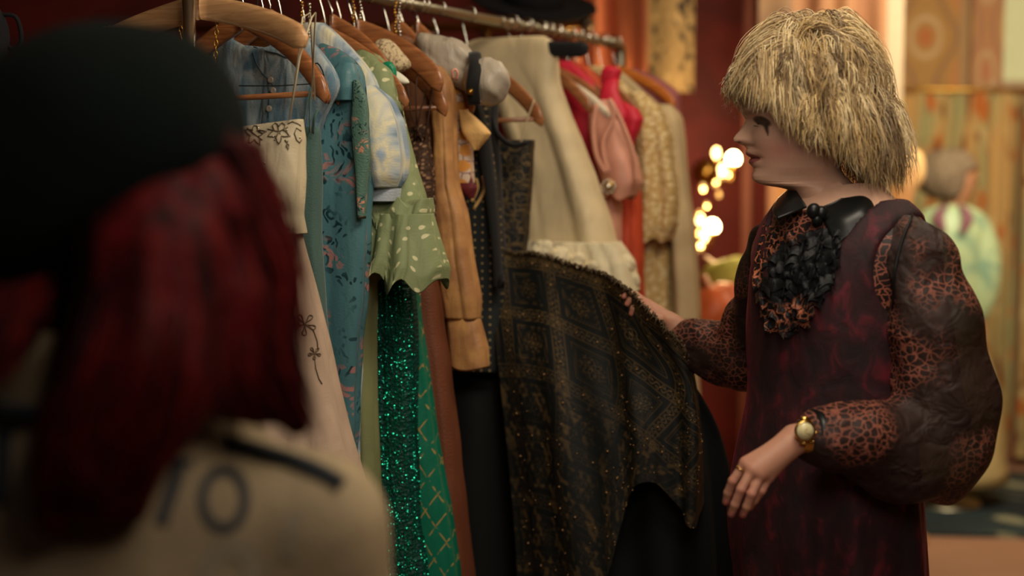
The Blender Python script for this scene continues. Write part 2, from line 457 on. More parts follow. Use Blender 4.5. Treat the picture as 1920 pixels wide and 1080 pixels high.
hanging('floral_curtain', 'strip of floral curtain under the pale window at the right edge', 'curtain', 2.56, 3.14, .05, 1.87, 7.12, floralcurtain(51), nx=80, nz_=120, folds=.02, ff=60)
v, f = tube([(1.54, 7.1, 1.9), (3.18, 7.1, 1.9)], .011, 10); tag(put('curtain_rod', mesh(v, f), M_brass), 'thin brass curtain rod carrying the floral curtains', 'curtain rod')

# curtains and cloth on the red wall
def solid(c1, c2, fx=30):
    def f(X, Z):
        a = snoise(77, 9); return mixa(np.ones(X.shape+(3,))*c1, c2, .5+.6*np.sin(X*fx+a(X*5, Z)*1.5))
    return f
hanging('orange_curtain', 'long orange-pink curtain on the red wall behind the end of the rail', 'curtain', .25, .545, .1, 2.7, 5.72, solid(L3(196, 108, 72), L3(214, 130, 88)), nx=90, folds=.018, ff=70)
hanging('orange_curtain', 'peach curtain glowing beside the wall lamps, behind the blond person', 'curtain', 1.03, 1.5, .1, 2.7, 5.75, solid(L3(128, 88, 62), L3(152, 112, 80)), nx=120, folds=.022, ff=55)
def paisley(X, Z):
    a, b = snoise(5, 12), snoise(9, 12); out = mixa(np.ones(X.shape+(3,))*L3(150, 122, 78), L3(58, 48, 34), (a(X*140, Z*90)-.02)*3)
    return mixa(out, L3(180, 150, 100), (b(X*180, Z*120)-.3)*3)
hanging('patterned_scarf', 'black and gold patterned scarf hanging on the red wall', 'scarf', .53, .71, 1.805, 2.7, 5.6, paisley, folds=.006, nx=110, nz_=140)
hanging('patterned_scarf', 'grey-brown patterned scarf hanging high by the peach curtain', 'scarf', .96, 1.09, 1.98, 2.7, 5.6,
        lambda X, Z: mixa(np.ones(X.shape+(3,))*L3(132, 104, 78), L3(96, 74, 66), snoise(3, 9)(X*30, Z*12)+.4), folds=.006)

# wall lamp with globe bulb and crystal drops, and a lit copy for its reflection
M_bulb = plain('globe_bulb', C(255, 236, 190), .3, emit=(1, .78, .40, 1), es=26)
M_candle = plain('small_bulb', C(255, 220, 150), .3, emit=(1, .62, .22, 1), es=9)
M_crys = plain('crystal', C(255, 220, 160), .08, .8, emit=(1, .55, .18, 1), es=.5)
def wall_lamp(px, py, Y, label, drops, smalls):
    c = at(px, py, Y); t = thing('wall_lamp', label, 'lamp', (c.x, 5.93, c.z-.05), 'wall lamps on the red wall')
    v, f = lathe([(.001, 0), (.05, 0), (.055, .012), (.03, .022), (.018, .04), (.001, .042)], (c.x-.04, 5.985, c.z-.05), 20, (0, -1, 0)); put('back_plate', mesh(v, f), M_brass, t)
    v, f = tube(catm([(c.x-.04, 5.96, c.z-.06), (c.x-.03, 5.88, c.z-.1), (c.x-.01, Y+.05, c.z-.09), (c.x, Y, c.z-.028)], 14), .006, 8); put('arm', mesh(v, f), M_brass, t)
    v, f = lathe([(.001, -.04), (.016, -.038), (.02, -.02), (.012, -.015), (.001, -.014)], c, 14); put('socket', mesh(v, f), M_brass, t)
    v, f = ball(c, (.026, .026, .028), 18, 14); put('bulb', mesh(v, f), M_bulb, t)
    for (x, y) in smalls:
        p = at(x, y, Y+.05); v, f = ball(p, (.014, .014, .022), 12, 8); b_ = put('small_bulb', mesh(v, f), M_candle, t)
        v, f = tube(catm([p-Vector((0, 0, .024)), p+Vector((.01, .06, -.05)), (c.x-.04, 5.96, c.z-.06)], 8), .004, 6); put('arm', mesh(v, f), M_brass, t)
    for (x, y, r) in drops:
        p = at(x, y, Y+.02); v, f = ball(p, (r, r, r*1.5), 6, 4); d = put('crystal_drop', mesh(v, f), M_crys, t, False)
    l = bpy.data.lights.new('bulb_glow', 'POINT'); l.energy = 8.0; l.color = (1, .66, .30); l.shadow_soft_size = .06
    lo = bpy.data.objects.new('bulb_glow', l); lo.location = (c.x-.02, Y-.12, c.z+.03); COL.objects.link(lo)
wall_lamp(1375, 298, 5.5, 'upper brass wall lamp with a round lit bulb beside the face', [(1352, 330, .012), (1342, 345, .010), (1318, 352, .012), (1348, 365, .009), (1365, 330, .01)], [(1343, 287), (1354, 318)])
wall_lamp(1336, 425, 5.5, 'lower lit copy of the brass wall lamp with crystal drops, made for its reflection', [(1312, 402, .012), (1305, 440, .010), (1313, 464, .013), (1300, 425, .01), (1325, 385, .009), (1320, 452, .01)], [(1313, 412), (1322, 440)])

# dressing table with cloth heap and cushion behind the rack
M_dark = wood('dark_wood', C(44, 22, 14), C(78, 40, 24), .3)
c = at(1375, 600, 4.95)
tt = thing('dressing_table', 'dark wooden dressing table under the wall lamps', 'table', (c.x, c.y+.15, 0))
zt = .93
put('table_top', mesh(*boxv((c.x+.05, c.y+.2, zt-.015), (.75, .5, .03), 0, .008)), M_dark, tt)
for sx in (-1, 1):
    for sy in (-1, 1):
        v, f = lathe([(.018, 0), (.022, .1), (.03, .5), (.024, .7), (.03, zt-.03)], (c.x+.05+sx*.33, c.y+.2+sy*.2, 0), 12); put('leg', mesh(v, f), M_dark, tt)
put('apron', mesh(*boxv((c.x+.05, c.y+.2, zt-.09), (.66, .42, .12))), M_dark, tt)
def heap(name, label, cat, px, py, Y, r, m, seed, base=0):
    p = at(px, py, Y); n_ = snoise(seed, 10); n2_ = snoise(seed+4, 10)
    nn, mm = 40, 24; V = []
    for i in range(mm+1):
        for k in range(nn):
            th = 2*PI*k/nn; ph = PI*i/mm; d = Vector((math.sin(ph)*math.cos(th), math.sin(ph)*math.sin(th), math.cos(ph)))
            q = 1+.13*n_(d.x*4, d.y*4, d.z*4)+.05*n2_(d.x*11, d.y*11, d.z*11)
            V.append((p.x+d.x*r[0]*q, p.y+d.y*r[1]*q, max(p.z+d.z*r[2]*q, base)))
    return tag(put(name, mesh(V, gridf(mm+1, nn, True)), m), label, cat)
M_orange = fabric('orange_satin', C(226, 112, 62), .42, space='ob', bump=.2, bs=30)
M_lime = fabric('lime_velvet', C(176, 168, 70), .6, space='ob')
heap('folded_cloth', 'crumpled orange satin cloth heaped on the dressing table', 'cloth', 1345, 605, 4.8, (.13, .1, .13), M_orange, 4, .932)
v, f = lathe([(.001, 0), (.10, 0), (.10, .05), (.104, .05), (.104, .085), (.001, .085)], (at(1372, 532, 5.05).x, 5.05, .93), 28); tag(put('hat_box', mesh(v, f), M_dark), 'low dark round box under the yellow-green cushion', 'box')
heap('cushion', 'yellow-green velvet cushion behind the orange cloth', 'cushion', 1372, 532, 5.05, (.12, .07, .10), M_lime, 8, 1.013)
v, f = tube([at(1322, 486, 5.1), at(1350, 505, 5.05), at(1384, 528, 5.0)], .014, 8); tag(put('wooden_cane', mesh(v, f), M_wood2), 'pale cane leaning across the yellow-green cushion', 'cane')
v, f = tube([at(1316, 520, 4.85), at(1340, 565, 4.8), at(1352, 590, 4.75)], .02, 8); tag(put('rolled_fabric', mesh(v, f), plain('dark_tan_roll', C(150, 78, 40), .5)), 'small tan fabric roll lying over the orange cloth', 'fabric')

# second rail behind, with black hat and a few dark garments
t = thing('rear_clothes_rail', 'tarnished second clothes rail further back with ball finial', 'clothes rail', (-.5, 4.9, 0))
e = at(1092, 44, 4.7); e0 = Vector((-1.32, 5.1, e.z+.02)); m0 = Vector((-.09, 4.82, e.z))
v, f = tube([e0, m0, e], .016, 12); put('rail', mesh(v, f), M_brass, t)
v, f = ball(e+Vector((.012, 0, 0)), .026, 14, 10); put('finial', mesh(v, f), M_steel, t)
for p in (m0, e0+Vector((.08, 0, 0))):
    v, f = tube([(p.x, p.y, 0), (p.x, p.y, e.z)], .016, 12); put('post', mesh(v, f), M_steel, t)
    v, f = boxv((p.x, p.y, .03), (.06, .5, .03), 0, .006); put('foot', mesh(v, f), M_steel, t)
M_blk = fabric('black_wool', C(22, 21, 24), .9, space='ob')
hp = at(1000, 18, 4.62)
tt = thing('black_hat', 'broad black felt hat hooked on the rear rail', 'hat', hp)
v, f = lathe([(.001, .015), (.10, .012), (.17, .0), (.205, .02), (.20, .028), (.16, .012), (.09, .022), (.001, .024)], hp, 32, (.1, -.35, 1)); put('brim', mesh(v, f), M_blk, tt)
v, f = lathe([(.10, .0), (.098, .06), (.085, .11), (.05, .125), (.001, .118)], hp, 28, (.1, -.35, 1)); put('crown', mesh(v, f), M_blk, tt)
for i, (x, lab, cc, cat) in enumerate([(-1.12, 'long dark red coat on the rear rail behind the wooden hangers', C(70, 20, 20), 'coat'), (-.82, 'plum dress on the rear rail', C(54, 22, 34), 'dress'), (-.52, 'dark brown coat on the rear rail', C(48, 30, 24), 'coat'), (-.27, 'black jacket on the rear rail behind the grey satin shoulders', C(24, 22, 26), 'jacket')]):
    y = 5.05-(x+1.3)*.2; V = []; n_ = snoise(i+60)
    for r_ in range(30):
        z = 1.72-r_*.033; hw = .06+.16*min(1, r_/4.)+.03*r_/30
        for k in range(40):
            th = 2*PI*k/40; V.append((x+.055*math.sin(th)+.01*n_(th*3, z*3), y+hw*math.cos(th), z))
    v = np.array(V); v[:40] = v[:40]*.6+v[:40].mean(0)*.4
    tg = thing(cat if cat != 'dress' else 'evening_dress', lab, cat, (x, y, 1.2))
    put('bodice', mesh(v, [tuple(q) for q in gridf(30, 40, True)]+[tuple(range(40))[::-1]]), fabric('dark_cloth_%s' % lab[:9].replace(' ', '_'), cc, .85, space='ob'), tg)
    th_ = thing('clothes_hanger', 'small wooden hanger inside the '+lab.split(' on ')[0], 'hanger', (x, y, 1.8))
    v, f = tube([(x, y-.19, 1.66), (x, y-.08, 1.72), (x, y, 1.745), (x, y+.08, 1.72), (x, y+.19, 1.66)], .012, 8); put('hanger_arms', mesh(v, f), M_wood, th_)
    v, f = tube([(x, y, 1.74), (x, y, e.z-.03), (x, y+.024, e.z), (x, y, e.z+.026), (x, y-.02, e.z+.01)], .0025, 6); put('hook', mesh(v, f), M_chrome, th_)

# black bag hanging top left
bp_ = at(8, 70, 2.55)
tt = thing('hanging_bag', 'small black bag hanging by a loop in the top left corner', 'bag', bp_)
v, f = ball(bp_+Vector((-.045, 0, 0)), (.055, .03, .07), 18, 12); put('pouch', mesh(v, f), M_blk, tt)
v, f = tube(catm([bp_+Vector((-.01, 0, .04)), bp_+Vector((.022, 0, .035)), bp_+Vector((.03, 0, -.005)), bp_+Vector((.014, 0, -.02)), bp_+Vector((-.01, 0, .0))], 18), .004, 6); put('loop', mesh(v, f), M_blk, tt)
v, f = tube([bp_+Vector((-.04, 0, .06)), bp_+Vector((-.05, .02, .6)), (bp_.x-.05, bp_.y+.02, ZC)], .003, 6); put('cord', mesh(v, f), M_blk, tt)

# patterned rug
def rugfn(X, Z):
    a, b = snoise(31, 12), snoise(35, 14); out = mixa(np.ones(X.shape+(3,))*L3(26, 38, 44), L3(44, 62, 66), a(X*9, Z*9)+.3)
    out = mixa(out, L3(132, 134, 112), (b(X*20, Z*13)-.42)*9)
    g = (np.abs(((X+Z)*5) % 1-.5) < .06)*(a(X*6, Z*6) > .1)
    return mixa(out, L3(120, 124, 104), g*1.0)
xs = np.linspace(1.28, 3.15, 150); ys = np.linspace(5.72, 7.0, 110); XX, YY = np.meshgrid(xs, ys); XX = XX+(YY-5.7)*.03
V = np.stack([XX, YY-.1*(XX-2), .014+0*XX], -1).reshape(-1, 3); Vb = V.copy(); Vb[:, 2] = .001; q = gridf(110, 150); n = len(V); c = rugfn(XX, YY).reshape(-1, 3)
Fc = [tuple(x) for x in q]+[tuple(x[::-1]) for x in q+n]
for i in range(109):
    for j in (0, 149): Fc.append((i*150+j, (i+1)*150+j, (i+1)*150+j+n, i*150+j+n))
for j in range(149):
    for i in (0, 109): Fc.append((i*150+j, i*150+j+1, i*150+j+1+n, i*150+j+n))
tag(put('patterned_rug', mesh(np.vstack([V, Vb]), Fc, None, np.vstack([c, c])), M_vcloth), 'dark blue rug with pale leaf pattern on the pink floor', 'rug')

# wig on a stand behind the blond person's nape
M_wig = fabric('pale_blond_wig', None, .6, space='ob', bump=.6, bs=60, pat=lambda n, v: n.mix(n.noise(n('ShaderNodeMapping', {0: v, 3: (1, 1, .2)}).outputs[0], 60, 3), C(176, 132, 80), C(226, 190, 134)))
wp = at(1694, 322, 5.7)
tt = thing('wig_stand', 'blond wig on a turned wooden stand behind the person in velvet', 'wig', (wp.x, wp.y, 0))
v, f = lathe([(.001, 0), (.13, 0), (.13, .02), (.03, .04), (.018, .1), (.018, wp.z-.2), (.03, wp.z-.15), (.05, wp.z-.08), (.075, wp.z), (.06, wp.z+.07), (.001, wp.z+.09)], (wp.x, wp.y, 0), 20); put('stand', mesh(v, f), M_wood2, tt)
V = []; n_ = snoise(90, 12)
for i in range(31):
    for k in range(44):
        ph = PI*i/30; th = 2*PI*k/44; q = 1+.16*n_(math.sin(ph)*math.cos(th)*4, math.sin(ph)*math.sin(th)*4, ph*2)+.05*math.sin(k*2.1)*math.sin(ph)
        V.append((wp.x+.078*q*math.sin(ph)*math.cos(th), wp.y+.078*q*math.sin(ph)*math.sin(th), wp.z+.01+.10*q*math.cos(ph)))
put('wig', mesh(V, gridf(31, 44, True)), M_wig, tt)
bg = thing('light_garland', 'cord with three small lights, built as glowing glass beads, strung across the alcove above the blond wig', 'garland', at(1682, 263, 5.9))
M_gb = plain('glowing_glass', C(225, 225, 190), .1, .3, emit=(1, .9, .6, 1), es=.3)  # faintly glowing beads stand for three small lights
for k in range(3):
    p = at(1667+k*15, 263, 5.9); v, f = ball(p, .012, 12, 8); put('bead', mesh(v, f), M_gb, bg)
v, f = tube([at(1640, 262, 5.98), at(1667, 263, 5.905), at(1697, 263, 5.905), at(1725, 262, 6.4), at(1760, 258, 7.1)], .002, 5); put('cord', mesh(v, f), M_brass, bg)

# mannequin in green satin
Ym = 6.3; mc = at(1785, 335, Ym); sx = mc.x
M_mskin = plain('mannequin_skin', C(176, 128, 96), .5)
M_green = fabric('mint_satin', None, .35, space='ob', bump=.3, bs=25, pat=lambda n, v: n.mix(n.step(n.noise(v, 7, 3, 1), .45, .6), C(170, 192, 150), C(126, 158, 134)))
M_mauve = fabric('mauve_cloth', C(128, 84, 96), .6, space='ob')
tt = thing('mannequin', 'mannequin with grey-brown bobbed wig in a mint satin blouse before the floral curtain', 'mannequin', (sx, Ym, 0))
def ringbody(rows, m, name, par, n=36, fold=0.0, seed=0):
    V = []; n_ = snoise(seed+200)
    for (x, y, z, rx, ry) in rows:
        for k in range(n):
            a = 2*PI*k/n; q = 1+fold*n_(math.cos(a)*3, math.sin(a)*3, z*10)
            V.append((x+rx*q*math.cos(a), y+ry*q*math.sin(a), z))
    return put(name, mesh(V, [tuple(q) for q in gridf(len(rows), n, True)]+[tuple(range(n))[::-1], tuple((len(rows)-1)*n+k for k in range(n))]), m, par)
def resrows(rows, n): return [tuple(r) for r in catm(rows, n)]
zs = lambda py: CAMZ+(at(0, py, Ym).z-CAMZ)
hd = resrows([(sx+.005, Ym, zs(383), .04, .045), (sx+.01, Ym, zs(372), .055, .055), (sx+.012, Ym, zs(350), .072, .066), (sx+.01, Ym, zs(325), .085, .075), (sx, Ym, zs(305), .082, .075), (sx, Ym, zs(290), .05, .045)], 22)
V = []
for (x, y, z, rx, ry) in hd:
    for k in range(32):
        a = 2*PI*k/32; nose = .024*math.exp(-(a if a < PI else 2*PI-a)**2/.03)*math.exp(-((z-zs(342))/.018)**2)+.008*math.exp(-(min(a, 2*PI-a))**2/.1)*math.exp(-((z-zs(355))/.008)**2)
        V.append((x+rx*math.cos(a)+nose, y+ry*math.sin(a)-.25*(rx*math.cos(a)+nose), z))
nk = resrows([(sx-.005, Ym, zs(420), .07, .06), (sx, Ym, zs(395), .048, .046), (sx+.005, Ym, zs(370), .046, .046)], 10)
ringbody(nk, M_mskin, 'neck', tt)
put('head', mesh(V, [tuple(q) for q in gridf(len(hd), 32, True)]), M_mskin, tt)
M_gwig = fabric('grey_brown_wig', None, .8, space='ob', bump=.8, bs=70, pat=lambda n, v: n.mix(n.noise(n('ShaderNodeMapping', {0: v, 3: (1, 1, .3)}).outputs[0], 50, 3), C(92, 78, 62), C(136, 120, 98)))
V = []
for i in range(25):
    for k in range(40):
        ph = PI*i/24; th = 2*PI*k/40; fr_ = max(0, math.cos(th)); q = 1+.1*n_(math.sin(ph)*math.cos(th)*5, math.sin(ph)*math.sin(th)*5, ph*4)
        dx = math.sin(ph)*math.cos(th)*(.130 if math.cos(ph) > .15 else .130-.075*fr_)
        V.append((sx-.022+dx*q, Ym-.01+.11*q*math.sin(ph)*math.sin(th), zs(330)+(.128 if math.cos(ph) > 0 else .118)*q*math.cos(ph)))
put('wig', mesh(V, gridf(25, 40, True)), M_gwig, tt)
ringbody(resrows([(sx+.02, Ym, zs(700), .17, .12), (sx+.01, Ym, zs(620), .13, .11), (sx, Ym, zs(520), .16, .12), (sx, Ym, zs(440), .165, .12), (sx, Ym, zs(400), .14, .09), (sx, Ym, zs(384), .07, .06)], 26), M_green, 'blouse', tt, 40, .05, 3)
for sgn, xx in ((1, 1836), (-1, 1738)):
    c = at(xx, 470, Ym-.02)
    ringbody(resrows([(c.x+.0*sgn, Ym-.03, zs(600), .03, .03), (c.x+.01*sgn, Ym-.03, zs(560), .065, .06), (c.x+.015*sgn, Ym-.02, zs(500), .085, .08), (c.x-.005*sgn, Ym, zs(440), .085, .085), (c.x-.035*sgn, Ym, zs(400), .055, .06), (c.x-.06*sgn, Ym, zs(388), .02, .02)], 22), M_green, 'sleeve', tt, 30, .09, 5+sgn)
    ringbody(resrows([(c.x-.02, Ym-.06, zs(690), .02, .018), (c.x, Ym-.04, zs(640), .027, .026), (c.x, Ym-.03, zs(590), .03, .03)], 12), M_mskin, 'arm', tt, 14)
    v, f = tube(catm([at(1787+sgn*14, 384, Ym-.07), at(1787+sgn*28, 405, Ym-.12), at(1787+sgn*16, 440, Ym-.14)], 10), [.012, .018, .022, .025, .026, .026, .024, .02, .014, .006], 10, True, (1, .3)); put('lapel', mesh(v, f), M_mauve, tt)
ringbody(resrows([(sx+.03, Ym, .12, .25, .22), (sx+.02, Ym, .5, .2, .18), (sx+.02, Ym, zs(650), .14, .12), (sx+.01, Ym, zs(610), .12, .11)], 24), fabric('cream_skirt', C(196, 178, 126), .7, space='ob'), 'skirt', tt, 44, .08, 9)
v, f = lathe([(.001, 0), (.16, 0), (.16, .015), (.02, .03), (.015, .14), (.001, .14)], (sx, Ym, 0.0), 24); put('base', mesh(v, f), M_steel, tt)

# ================================================================ CLOTHES RAIL
t = thing('clothes_rail', 'dull chrome clothes rail on posts holding the row of garments', 'clothes rail', rk(.95, 0, 0))
v, f = tube([rk(-.02, 0, RAILZ), rk(1.0, 0, RAILZ), rk(1.89, 0, RAILZ)], .0125, 16); put('rail', mesh(v, f), M_steel, t)
for s in (0.0, 1.9):
    hgt = RAILZ+(.12 if s == 0 else -.008)
    v, f = tube([rk(s, 0, .1), rk(s, 0, hgt)], .0118, 14); put('post', mesh(v, f), M_chrome if s == 0 else M_steel, t)
    parts = [tube([rk(s, -.25, .1), rk(s, .25, .1)], .013, 10)]
    put('foot', mesh(*join(parts)), M_steel, t)
    for u in (-.24, .24):
        v, f = ball(rk(s, u, .045), .042, 14, 10); put('castor', mesh(v, f), M_blackpl, t)
v, f = tube(catm([rk(1.82, 0, RAILZ), rk(1.87, 0, RAILZ+.001), rk(1.895, 0, RAILZ-.01), rk(1.9, 0, RAILZ-.035), rk(1.9, 0, RAILZ-.07)], 14), .0165, 14); put('elbow', mesh(v, f), M_steel, t)
for k in range(15):
    s = 1.16+k*.046+random.uniform(-.008, .008)
    v, f = tube([rk(s, 0, RAILZ), rk(s+.008, 0, RAILZ)], .0150, 12); put('ring', mesh(v, f), M_chrome if k % 2 else M_steel, t)

# chains and strung beads hanging from the near end of the rail
def chain(px, y0, y1, Y, label, r=.0042, m=None):
    a, b = at(px[0], y0, Y), at(px[1], y1, Y); L_ = (a-b).length; n = int(L_/.0095); parts = []
    tg = thing('chain', label, 'chain', b, 'chains hanging among the hangers')
    for k in range(n+1):
        p = a.lerp(b, k/n); axis = (1, .1, 0) if k % 2 else (.1, 1, 0); tor = []
        nrm = Vector(axis).normalized(); u_ = Vector((0, 0, 1)); w_ = nrm.cross(u_)
        P = [p+u_*math.cos(2*PI*j/10)*r*1.5+w_*math.sin(2*PI*j/10)*r*.8 for j in range(11)]
        put('chain_link', mesh(*tube(P, .0011, 5, False)), m or M_brass, tg)
chain((410, 404), -40, 112, 2.60, 'long brass chain hanging left of the wooden hangers, beside the post')
chain((345, 338), -40, 75, 2.75, 'faint brass chain behind the post at the back of the rail')
for i, (x, y0, y1, Y) in enumerate([(566, 5, 62, 2.85), (580, 8, 78, 2.83), (663, -20, 45, 2.95), (676, -20, 38, 2.95), (741, -30, 75, 3.05), (749, -30, 88, 3.06)]):
    tg = thing('bead_string', ['short bright bead string above the second wooden hanger', 'bead string beside the long camisole straps', 'left one of the two bead strings over the middle hangers', 'right one of the two bead strings over the middle hangers', 'left of the two long bead strings by the beige cuffed hanger', 'right of the two long bead strings by the beige cuffed hanger'][i], 'beads', at(x, y1, Y), 'bead strings among the hangers')
    yy = y0; k = 0
    while yy < y1:
        p = at(x+1.3*math.sin(k*1.3), yy, Y); v, f = ball(p, .0028+.0012*(k % 3 == 0), 8, 6); put('bead', mesh(v, f), M_chrome if i % 2 else M_brass, tg); yy += 6; k += 1

# ---------------------------------------------------------------- garment materials
M_cami = fabric('ivory_silk', C(208, 194, 162), .5, bump=.25, wrinkle=2)
M_camisk = fabric('blush_chiffon', C(188, 162, 140), .6, bump=.2, wrinkle=2)
M_cord = plain('brown_beaded_cord', C(108, 92, 70), .35, .5)
M_tealvel = fabric('grey_teal_velvet', C(70, 98, 92), .8, sheen=.3)
M_bluetie = fabric('washed_blue_cotton', None, .7, bump=.3, wrinkle=2, pat=lambda n, v: n.mix(n.step(n.noise(n('ShaderNodeMapping', {0: v, 3: (1, .35, 1)}).outputs[0], 26, 3, .8), .38, .62), C(92, 122, 140), C(160, 170, 172)))
M_brocade = fabric('teal_floral_brocade', None, .42, bump=.2, wrinkle=1.2, pat=floral(C(84, 130, 138), C(24, 54, 60), C(170, 122, 118), .62))
M_lapel = fabric('teal_floral_lapel', None, .5, bump=.2, pat=floral(C(90, 126, 112), C(28, 58, 58), C(206, 142, 116), 1.6))
M_puff = fabric('marbled_blue_cream', None, .55, bump=.3, wrinkle=2, pat=lambda n, v: n.ramp(n.noise(n('ShaderNodeMapping', {0: v, 3: (1, .5, 1)}).outputs[0], 14, 3, 1.8), [(.32, C(98, 124, 152)), (.45, C(168, 182, 190)), (.6, C(214, 206, 172)), (.75, C(150, 168, 186))]))
M_dot = fabric('green_dotted_voile', None, .6, bump=.25, wrinkle=2.5, pat=dots(C(140, 152, 108), C(206, 202, 158), 36, .17, .5))
M_palegreen = fabric('pale_green_cotton', C(132, 136, 92), .7, bump=.2, wrinkle=1)
M_seqbase = fabric('dark_teal_mesh', C(6, 66, 58), .45, bump=.8, bs=150)
M_seq = plain('green_sequin', C(30, 175, 140), .2, .9)
def lattice(n, v):
    s_ = n('ShaderNodeSeparateXYZ', {0: v}); x, y = s_.outputs[0], s_.outputs[1]
    def line(a, b, w_):
        t_ = n.math('ADD', n.math('MULTIPLY', x, a), n.math('MULTIPLY', y, b)); fr = n.math('ABSOLUTE', n.math('SUBTRACT', n.math('FRACT', t_), .5)); return n.step(fr, w_, w_*.5)
    k = n.math('MAXIMUM', line(26, 15, .05), line(-26, 15, .05))
    k = n.math('MULTIPLY', k, n.step(n.noise(v, 60, 1), .42, .55))
    return n.mix(k, C(14, 112, 86), C(168, 140, 80))
M_lattice = fabric('emerald_gold_lattice', None, .4, bump=.2, wrinkle=1.5, pat=lattice)
M_lace = fabric('brown_lace', None, .7, bump=.8, bs=120, pat=lambda n, v: n.mix(n.step(n.vor(v, 90), .32, .2), C(66, 44, 32), C(148, 112, 80)))
M_rust = fabric('rust_chiffon', C(112, 62, 40), .6, bump=.2)
M_tan = fabric('golden_tan_satin', C(198, 146, 92), .45, bump=.3, wrinkle=2, pat=lambda n, v: n.mix(n.step(n.noise(v, 16, 4), .4, .65), C(164, 116, 76), C(204, 152, 94)))
M_brownsheer = fabric('warm_brown_sheer', C(128, 86, 60), .6, bump=.3)
M_print = fabric('orange_flower_print', None, .65, bump=.2, pat=lambda n, v: n.mix(n.step(n.vor(v, 30, .5), .42, .36), n.mix(n.step(n.vor(v, 46, .6, 'DISTANCE_TO_EDGE'), .07, .04), C(206, 184, 160), C(130, 84, 96)), C(206, 140, 60)))
M_yellow = fabric('apricot_cotton', C(232, 186, 118), .7, bump=.25)
M_maroon = fabric('maroon_cloth', C(92, 28, 34), .7)
M_navy = fabric('navy_gold_dots', None, .7, bump=.1, pat=dots(C(34, 38, 38), C(160, 138, 92), 58, .16, .02))
M_black = fabric('black_crepe', C(17, 19, 20), .85, bump=.2)
M_blackvel = fabric('black_velvet', C(20, 20, 20), .8, sheen=.15)
M_greysat = fabric('grey_satin', C(178, 166, 148), .38, bump=.3, wrinkle=2.5)
M_cream = fabric('cream_satin', C(214, 194, 154), .5, bump=.25, wrinkle=1.0)
M_creamruf = fabric('cream_ruffle', C(226, 212, 176), .7, bump=.3, wrinkle=2)
M_pink = fabric('dusty_pink_satin', C(222, 160, 136), .42, bump=.25, wrinkle=1)
M_crim = fabric('crimson_satin', C(200, 38, 60), .45, bump=.2)
M_vermil = fabric('vermilion_chiffon', C(196, 76, 44), .6, bump=.4, wrinkle=2)
M_lacecream = fabric('yellow_cream_lace', None, .7, bump=.8, bs=110, pat=lambda n, v: n.mix(n.step(n.vor(v, 60), .4, .25), C(206, 172, 112), C(236, 214, 164)))
M_beige = fabric('pale_beige_crepe', C(208, 184, 142), .65, bump=.2)
M_mauves = fabric('mauve_chiffon', C(168, 98, 100), .6, bump=.2)
M_white = plain('white_plastic', C(226, 214, 188), .4)

def G(kind, label, cat, s, group='garments on the clothes rail'):
    return thing(kind, label, cat, rk(s, 0, 1.3), None)
def shoulder(w=.2, z0=ZA+.012, T=.022): return [(z0, -.045, .045, T), (z0-.03, -.09, .09, T), (z0-.085, -w*.82, w*.82, T+.004), (z0-.135, -w, w, T+.008)]

# ---- 1 ivory camisole on the pale hanger
s = .03
hanger(s, 'pale wooden hanger nearest the front, thick arms, carrying the ivory camisole', M_wood2, .255, 1.80, .075, high=.024, thick=.009)
t = G('camisole_dress', 'ivory camisole dress with beaded leaf embroidery and long thin straps', 'dress', s)
bod = loft('bodice', s, prow(s, [(222, None, 566, .025), (260, None, 567, .05), (330, None, 565, .06), (400, None, 560, .062), (434, None, 566, .066)]), M_cami, t, fold=.006, fr=22, seed=3, neck=(.045, .165, .10), hem=.004)
loft('skirt', s+.005, prow(s, [(400, None, 545, .05), (440, None, 556, .055), (600, None, 592, .07), (800, None, 634, .085), (1058, None, 700, .1), (1500, None, 770, .12)]), M_camisk, t, fold=.014, fr=38, seed=5, hem=.01)
u1, z1 = onr(563, 208, s)
for dx, du in ((0, .0), (.01, .012)):
    for sg in (1, -1):
        v, f = tube([rk(s-.02, sg*(u1-.008), z1-.015), rk(s-.015+dx*.5, sg*(u1+.012-du*.6), (z1+1.79)/2), rk(s-dx, sg*(u1+.027-du), 1.765), rk(s+.014, sg*(u1+.025-du), 1.775), rk(s+.02+dx, sg*(u1+.01), z1+.02)], .0024, 6, flat=(1.2, .6)); put('strap', mesh(v, f), M_cami, t)
bv = bvh_of(bod)
def leaf(cx, cy, R, rot):
    pts = []
    for k in range(31):
        a = 2*PI*k/30+rot; q = (k % 6)/6.; rr = R*(.42+.62*abs(1-2*q)*(1.15 if k % 12 == 0 else .9)); pts.append((cx+rr*math.cos(a)*.95, cy+rr*math.sin(a)*1.1))
    return pts
lines = [leaf(523, 247, 21, .3), leaf(478, 252, 19, 1.0), leaf(440, 258, 17, 1.6), [(502, 242), (523, 247), (540, 238)], [(515, 262), (523, 247), (520, 232)], [(464, 240), (478, 252), (492, 262)],
         [(540, 232), (548, 228), (557, 231), (564, 236)], [(556, 262), (552, 250), (556, 240), (565, 246)], [(556, 262), (562, 268), (566, 262)], [(500, 246), (492, 250), (484, 246)], [(534, 262), (542, 272), (541, 280), (537, 274), (540, 264)], [(455, 240), (462, 232), (472, 230)]]
project_tubes('leaf_embroidery', bv, lines, .0011, M_cord, t)
for i, (x, y) in enumerate([(516, 262), (526, 250), (538, 244), (478, 262), (512, 256), (562, 258), (497, 306), (484, 240)]):
    h = bv.ray_cast(Vector((0, 0, CAMZ)), ray(x, y).normalized())
    if h[0]: v, f = ball(h[0], .0022, 8, 6); put('bead', mesh(v, f), M_chrome, t)
sk = [o for o in t.children if o.name.startswith('skirt')][0]; bs_ = bvh_of(sk)
